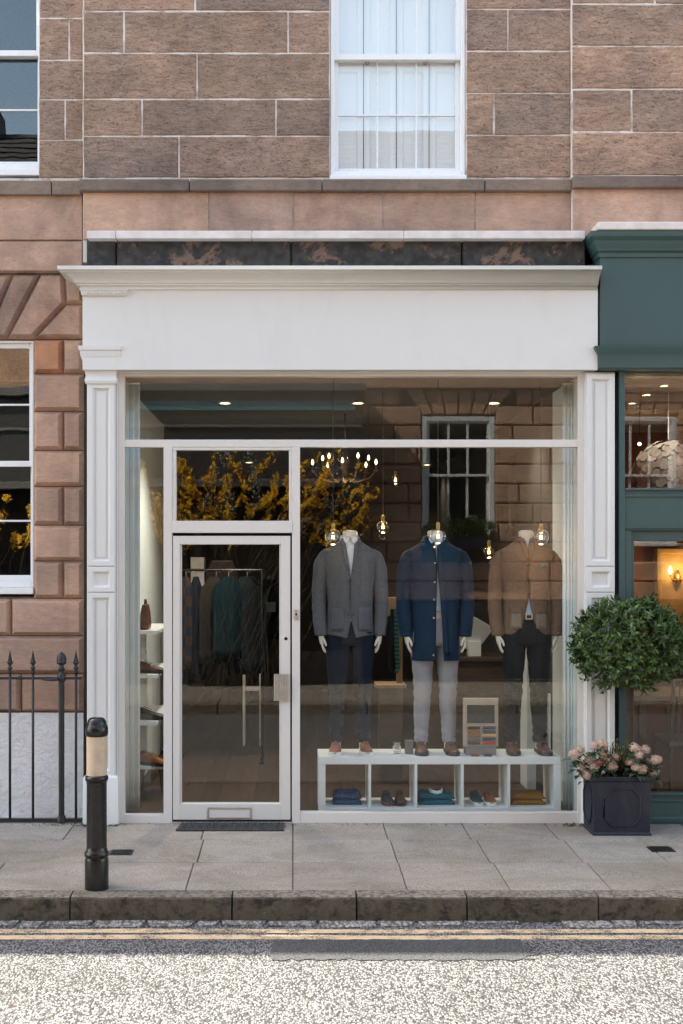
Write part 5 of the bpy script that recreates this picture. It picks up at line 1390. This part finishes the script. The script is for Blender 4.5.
# sconce + pale arch panel
sy=4.15; sx=X(676,sy); sz=Z(571,sy)
ap=MB(); 
mb=MB(); mb.box(X(654,sy),X(760,sy),sy-.02,sy+.04,.8,Z(548,sy)); mb.pframe(X(656,sy),X(758,sy),.82,Z(549,sy),.04,sy-.05,sy-.021,.01)
o=mb.build('framed_panel',flat('ochre_panel',(.55,.36,.16),.6),None); tag(o,'large ochre framed panel on back wall of neighbouring shop behind sconce','panel')
sc_=thing('wall_sconce','brass wall sconce with two lit candle bulbs in neighbouring shop','wall lamp',(sx,sy-.08,sz))
mb=MB(); mb.lathe([(.01,-.12),(.04,-.05),(.03,0),(.01,.06)],(sx,sy-.06,sz-.05),10)
for s in (-1,1): mb.tube([(sx,sy-.07,sz-.08),(sx+s*.07,sy-.12,sz-.1),(sx+s*.10,sy-.13,sz-.04)],.008,6)
mb.build('bracket',M['brass'],sc_,smooth=True)
for s in (-1,1):
    mb=MB(); mb.lathe([(.006,0),(.02,.02),(.017,.05),(.002,.085)],(sx+s*.10,sy-.13,sz-.03),10); mb.build('candle_bulb',M['lamp'],sc_,smooth=True)
point('sconce_light',(sx,sy-.2,sz),.8,(1,.6,.25),.06)
# table and chair
tb=thing('cafe_table','dark wooden cafe table standing inside neighbouring shop behind bay tree','table',(3.15,1.5,.03))
mb=MB(); mb.box(2.75,3.7,1.1,1.9,.74,.78); mb.build('tabletop',M['darkwood'],tb,bevel=.005)
for x in (2.82,3.63):
    for y in (1.17,1.83): mb=MB(); mb.box(x-.03,x+.03,y-.03,y+.03,.03,.739); mb.build('leg',M['darkwood'],tb,bevel=.004)
cs=thing('wicker_chair','tan wicker chair with slatted back inside neighbouring shop','chair',(3.1,.85,.03))
mb=MB(); mb.box(2.87,3.33,.62,1.08,.44,.49); mb.build('seat',M['darkwood'],cs,bevel=.01)
for x in (2.89,3.31):
    for y in (.64,1.06): mb=MB(); mb.tube([(x,y,.03),(x,y,.44)],.016,8); mb.build('leg',M['darkwood'],cs)
mb=MB(); mb.tube([(2.89,.62,.49),(2.89,.57,.95),(3.1,.555,1.0),(3.31,.57,.95),(3.31,.62,.49)],.016,8)
for k in range(7): x=2.94+.054*k; mb.tube([(x,.615,.49),(x,.57,.97)],.008,6)
mb.build('backrest',M['darkwood'],cs)

# =================================================================== OPPOSITE SIDE OF THE STREET (seen in the glass)
OY=-11.0; OX=lambda px: (px-PX0)/F*(D-OY); OZ=lambda py: ZC+(PY0-py)/F*(D-OY)
ob=thing('opposite_building','sunlit rusticated sandstone building across the street with slate roof, reflected in the glass','building',(4,OY,0))
ow=(OX(422),OX(495),OZ(547),OZ(416))
ox0,ox1=-14,14; OHT=7.3
owins=[ow]+[(ow[0]+d,ow[1]+d,ow[2],ow[3]) for d in (2.9,5.8,8.7)]+[(ow[0]+d,ow[1]+d,5.2,6.8) for d in (-14.5,-11.6,-8.7,-5.8,-2.9,0,2.9,5.8,8.7)]
mb=MB(); wall_holes(mb,ox0,ox1,-.3,OHT,OY-.3,OY-.055,owins); mb.build('joint_bed',M['joint'],ob)
mb=MB(); fan_top=OZ(382)
k=0; z=1.24
while z<4.6:
    xs=[-.2+.62*((k%2)*.5)]
    while xs[-1]<ox1: xs.append(xs[-1]+R.uniform(.8,1.15))
    zt=z+.31
    l=[]
    for a,b in zip(xs,xs[1:]):
        segs=[(a,b)]
        for q in owins[:4]:
            lo,hi,zl,zh=q[0],q[1],q[2],q[3]
            if zt>zl+.01 and z<zh-.01: pass
            elif z>=zh-.02 and z<fan_top-.02: lo,hi=lo-.35,hi+.35
            else: continue
            ns=[]
            for (c,d) in segs:
                if d<=lo or c>=hi: ns.append((c,d))
                else:
                    if c<lo-.02: ns.append((c,lo))
                    if d>hi+.02: ns.append((hi,d))
            segs=ns
        for c,d in segs:
            if d-c>.06: mb.stone(c+.003,d-.003,z+.003,zt-.003,OY,OY-.06,.024,.001,OY-.045)
    z=zt; k+=1
for q in owins[:4]:
    n=6; w0=(q[1]-q[0])/n; w1=(q[1]-q[0]+.7)/n
    for i in range(n):
        mb.prism([(q[0]+w0*i+.004,q[3]+.02),(q[0]+w0*(i+1)-.004,q[3]+.02),(q[0]-.35+w1*(i+1)-.006,fan_top),(q[0]-.35+w1*i+.006,fan_top)],OY,OY-.06,.02,OY-.045)
mb.build('rusticated_stone',M['opp_stone'],ob)
mb=MB(); wall_holes(mb,-.2,ox1,-.3,1.235,OY-.05,OY-.012,owins[:4]); mb.build('lightwell_shade',flat('lightwell_shade_tone',(.045,.04,.037),.9,0,.3,5),ob)  # dark sheet whose colour stands in for the lightwell's shade behind the railing
mb=MB(); wall_holes(mb,ox0,ox1,4.6,OHT,OY-.05,OY-.005,owins); mb.build('ashlar',M['opp_stone'],ob)
mb=MB(); mb.box(ox0,ox1,OY-.05,OY+.10,4.60,4.78); mb.box(ox0,ox1,OY-.05,OY+.28,OHT-.12,OHT+.1); mb.build('string_course',M['opp_stone'],ob,bevel=.02)
mb=MB()
rr0=(OY+.2,OHT+.1); rr1=(OY-3.2,OHT+2.6)
for i in range(16):
    for k_ in range(70):
        a=i/16; b=(i+1)/16; x=-14+.4*k_+(.2 if i%2 else 0)
        y0_=rr0[0]+(rr1[0]-rr0[0])*a; y1_=rr0[0]+(rr1[0]-rr0[0])*b; z0_=rr0[1]+(rr1[1]-rr0[1])*a; z1_=rr0[1]+(rr1[1]-rr0[1])*b
        mb.add([(x+.004,y0_,z0_+.03),(x+.396,y0_,z0_+.03),(x+.396,y1_,z1_+.004),(x+.004,y1_,z1_+.004)],[(1,0,3,2)])
mb.add([(-14,rr0[0],rr0[1]-.01),(14,rr0[0],rr0[1]-.01),(14,rr1[0],rr1[1]-.02),(-14,rr1[0],rr1[1]-.02)],[(1,0,3,2)])
mb.build('roof',M['slate'],ob)
mb=MB()
for x in (-6.35,9): mb.box(x,x+.9,OY-3.5,OY-2.9,OHT+1,OHT+2.95)
mb.build('chimney',M['darkwall'],ob,bevel=.02)
mb=MB(); mb.obox((-4.45,OY-.95,OHT+1.08),Euler((-.73,0,0)).to_matrix()@Matrix.Identity(3),(.55,.8,.06)); mb.build('skylight',M['sash'],ob)
for q in owins:
    if q[3]<5: sash(ob,q[0]+.003,q[1]-.003,q[2]+.06,q[3]-.003,OY-.018,(q[2]+q[3])/2+.1,3,1,1,.075,facing=-1,bar=.04,st_=.045)
    else: sash(ob,q[0]+.003,q[1]-.003,q[2]+.06,q[3]-.003,OY-.06,(q[2]+q[3])/2,2,1,1,.05,facing=-1,bar=.03)
mb=MB()
for q in owins[:4]:
    z=q[2]+.1
    while z<q[3]-.05: mb.add([(q[0]+.05,OY-.27,z),(q[1]-.05,OY-.27,z),(q[1]-.05,OY-.24,z+.035),(q[0]+.05,OY-.24,z+.035)],[(0,1,2,3)]); z+=.045
mb.build('venetian_blind',flat('grey_slat',(.16,.14,.13),.6),ob)
mb=MB(); mb.box(ox0,ox1,OY-4.2,OY-4.0,-.3,OHT+2); mb.box(ox0,ox0+.1,OY-4,OY-.3,-.3,OHT); mb.box(ox1-.1,ox1,OY-4,OY-.3,-.3,OHT); mb.box(ox0,ox1,OY-4,OY-.31,-.2,-.1); mb.build('rear_wall',M['darkwall'],ob)
# window box
wb=thing('window_box','dark window box of leafy topiary balls under opposite sash window, reflected in the glass','window box',(ow[0]+.55,OY+.12,ow[2]))
mb=MB(); mb.box(ow[0]+.05,ow[1]-.05,OY+.02,OY+.26,ow[2]-.05,ow[2]+.16); mb.build('trough',M['lead'],wb,bevel=.01)
mb=MB()
for k in range(5):
    c=Vector((ow[0]+.16+.205*k,OY+.14,ow[2]+.27+.05*(k%2)))
    for j in range(230):
        d=Vector((R.gauss(0,1),R.gauss(0,1),R.gauss(0,1))).normalized(); leaf_at(mb,c+d*R.uniform(.08,.15),d+Vector((R.gauss(0,.4),R.gauss(0,.4),.3)),d,R.uniform(.05,.08),.016)
mb.build('foliage',M['bay'],wb)
# projecting dark shop opposite, casting its shadow on the stone
os_=thing('opposite_shop','dark painted projecting shop across the street with teal fascia strip, reflected in the glass','shop',(-3,OY+.5,0))
sxl,sxr,syf,szt=-9.0,1.05,OY+.80,4.45
ot=flat('charcoal_paint',(.06,.055,.052),.55)
mb=MB(); mb.box(sxl,sxr,OY+.012,syf,3.0,szt); mb.box(sxl,sxr,OY+.012,syf,-.1,.5)
for x in (sxl,-6.2,-3.6,-1.2,sxr-.3): mb.box(x,x+.3,OY+.012,syf-.001,.5,3.0)
mb.build('shop_front',ot,os_,bevel=.01)
mb=MB(); mb.box(sxl-.05,sxr+.05,OY+.012,syf+.12,szt,szt+.12); mb.box(sxl,sxr,syf+.001,syf+.06,3.0,3.12); mb.box(sxl,sxr,syf+.001,syf+.03,3.9,3.95); mb.build('cornice',flat('grey_moulding',(.16,.15,.145),.6),os_,bevel=.01)
mb=MB(); mb.box(-2.4,sxr-.1,syf+.001,syf+.03,4.17,4.31); mb.build('teal_strip',flat('teal_strip',(.06,.26,.33),.5),os_)
mb=MB(); mb.box(sxl+.1,sxr-.1,syf-.1,syf-.09,.5,3.0); mb.build('window_pane',M['black'],os_)
rl=[2.3+.16*k for k in range(12)]
railing('iron_railing','black iron railing under opposite sash window, seen only as reflection','railing',2.2,4.15,OY+.5,.0,1.02,rl)
# flowering shrubs
def shrub(label,bx,n,x0,x1,seed,zlo,zhi,y=-9.95,share=.2,per=34):
    t=thing('forsythia',label,'shrub',(bx,y,-.01),'flowering shrubs across the street'); m=MB(); fl=MB(); wf=MB(); rr=random.Random(seed)
    for k in range(n):
        b=Vector((bx+rr.uniform(-.8,.8)*(1 if n>30 else .3),y+rr.uniform(-.1,.1),-.01)); e=Vector((rr.uniform(x0,x1),y+rr.uniform(-.16,.45),rr.uniform(zlo,zhi)))
        mid=(b+e)/2+Vector((rr.uniform(-.5,.5),0,rr.uniform(.3,1.1))); pts=[]
        for i in range(11):
            u=i/10; pts.append(b*(1-u)**2+mid*2*u*(1-u)+e*u*u+Vector((.03*rr.uniform(-1,1),.02*rr.uniform(-1,1),.03*rr.uniform(-1,1))))
        m.tube(pts,[.014-.0115*i/10 for i in range(11)],5)
        white=rr.random()<share
        for j in range(per):
            u=rr.uniform(.5,1.0); i=min(9,int(u*10)); p=pts[i].lerp(pts[i+1],u*10-i)
            if p.z<2.15-.25*noise.noise(p*3): continue
            dst=wf if white else fl
            for q in range(3 if white else 6):
                c=p+Vector((rr.gauss(0,.030),rr.gauss(0,.030),rr.gauss(0,.030))); d=Vector((rr.gauss(-.35,.5),rr.gauss(.8,.4),rr.gauss(.5,.5))).normalized(); u_=d.orthogonal().normalized(); w_=d.cross(u_); L=rr.uniform(.012,.02) if white else rr.uniform(.020,.033)
                for a in range(2):
                    f=u_ if a==0 else w_; g=w_ if a==0 else u_
                    dst.add([c-f*L,c+g*L*.4+d*.004,c+f*L,c-g*L*.4+d*.004],[(0,1,2,3)])
    m.build('stem',M['twig'],t); fl.build('blossom',M['forsythia'],t)
    if wf.v: wf.build('white_blossom',M['paleblossom'],t)
shrub('yellow forsythia with white sprays across the street, reflected in the door fanlight and beside it',-.9,66,-2.3,1.35,3,2.15,3.65,per=28,share=.30)
shrub('smaller yellow flowering shrub reflected in the townhouse window, at left of the street',-4.5,14,-5.2,-3.4,8,2.2,2.9)

# small weeds and grit along the wall foot
mb=MB()
for k in range(46):
    px=R.choice([R.uniform(52,92),R.uniform(80,120),R.uniform(560,585)]); y=R.uniform(-.16,-.07); p=Vector((X(px,y),y,pz(y)+.002))
    for j in range(5):
        a=R.uniform(0,6.28); leaf_at(mb,p,Vector((math.cos(a),math.sin(a),R.uniform(.3,1.2))),Vector((0,0,1)),R.uniform(.012,.03),.004)
o=mb.build('weeds',M['leaf'],None); tag(o,kind='stuff')
mb=MB()
for k in range(500):
    y=R.choice([R.uniform(-.12,-.05),R.gauss(-1.95,.05)]); x=R.uniform(-2.6,3.2)
    if abs(y)<.3 and (-.9<x<-.05): continue
    b=pz(y) if y>-1.8 else rz(min(y,-1.88)); s=R.uniform(.003,.009)
    mb.obox((x,y,b+s*.3),Euler((R.random()*3,R.random()*3,R.random()*3)).to_matrix(),(s,s*.8,s*.6))
o=mb.build('grit',M['gutter'],None); tag(o,kind='stuff')

# =================================================================== LIGHT, WORLD, CAMERA
sd=Vector((-2.2,1.0,2.6)).normalized()
sun=bpy.data.lights.new('sun','SUN'); sun.energy=3.6; sun.angle=math.radians(.53); sun.color=(1,.985,.97)
so=bpy.data.objects.new('sun',sun); COL.objects.link(so); so.rotation_euler=sd.to_track_quat('Z','Y').to_euler()
w=bpy.data.worlds.new('World'); SC.world=w; w.use_nodes=True; nt=w.node_tree; nt.nodes.clear()
sk=nt.nodes.new('ShaderNodeTexSky'); sk.sky_type='NISHITA'; sk.sun_disc=False; sk.sun_elevation=math.asin(sd.z); sk.sun_rotation=math.atan2(sd.x,sd.y); sk.air_density=1.0; sk.dust_density=2.0; sk.ozone_density=1.0
bg=nt.nodes.new('ShaderNodeBackground'); bg.inputs[1].default_value=.15; ow_=nt.nodes.new('ShaderNodeOutputWorld')
nt.links.new(sk.outputs[0],bg.inputs[0]); nt.links.new(bg.outputs[0],ow_.inputs[0])
cam=bpy.data.cameras.new('camera'); co=bpy.data.objects.new('camera',cam); COL.objects.link(co)
co.location=(0,-D,ZC); co.rotation_euler=(math.pi/2,0,0); cam.sensor_fit='HORIZONTAL'; cam.sensor_width=36; cam.lens=36*F/683
cam.shift_x=(341.5-PX0)/683; cam.shift_y=(PY0-512)/683; cam.clip_start=.05; cam.clip_end=500
SC.camera=co
vs=SC.view_settings; vs.view_transform='Standard'; vs.look='None'; vs.gamma=1; vs.use_curve_mapping=False; vs.exposure=2.3; vs.use_white_balance=True; vs.white_balance_temperature=7800; vs.white_balance_tint=4
SC.render.engine='CYCLES'; cy=SC.cycles
cy.use_denoising=True
try: cy.denoiser='OPENIMAGEDENOISE'; cy.denoising_input_passes='RGB_ALBEDO_NORMAL'; cy.denoising_prefilter='NONE'
except Exception: pass
cy.max_bounces=10; cy.diffuse_bounces=4; cy.glossy_bounces=5; cy.transparent_max_bounces=24; cy.transmission_bounces=6; cy.sample_clamp_indirect=6; cy.caustics_reflective=False; cy.caustics_refractive=False
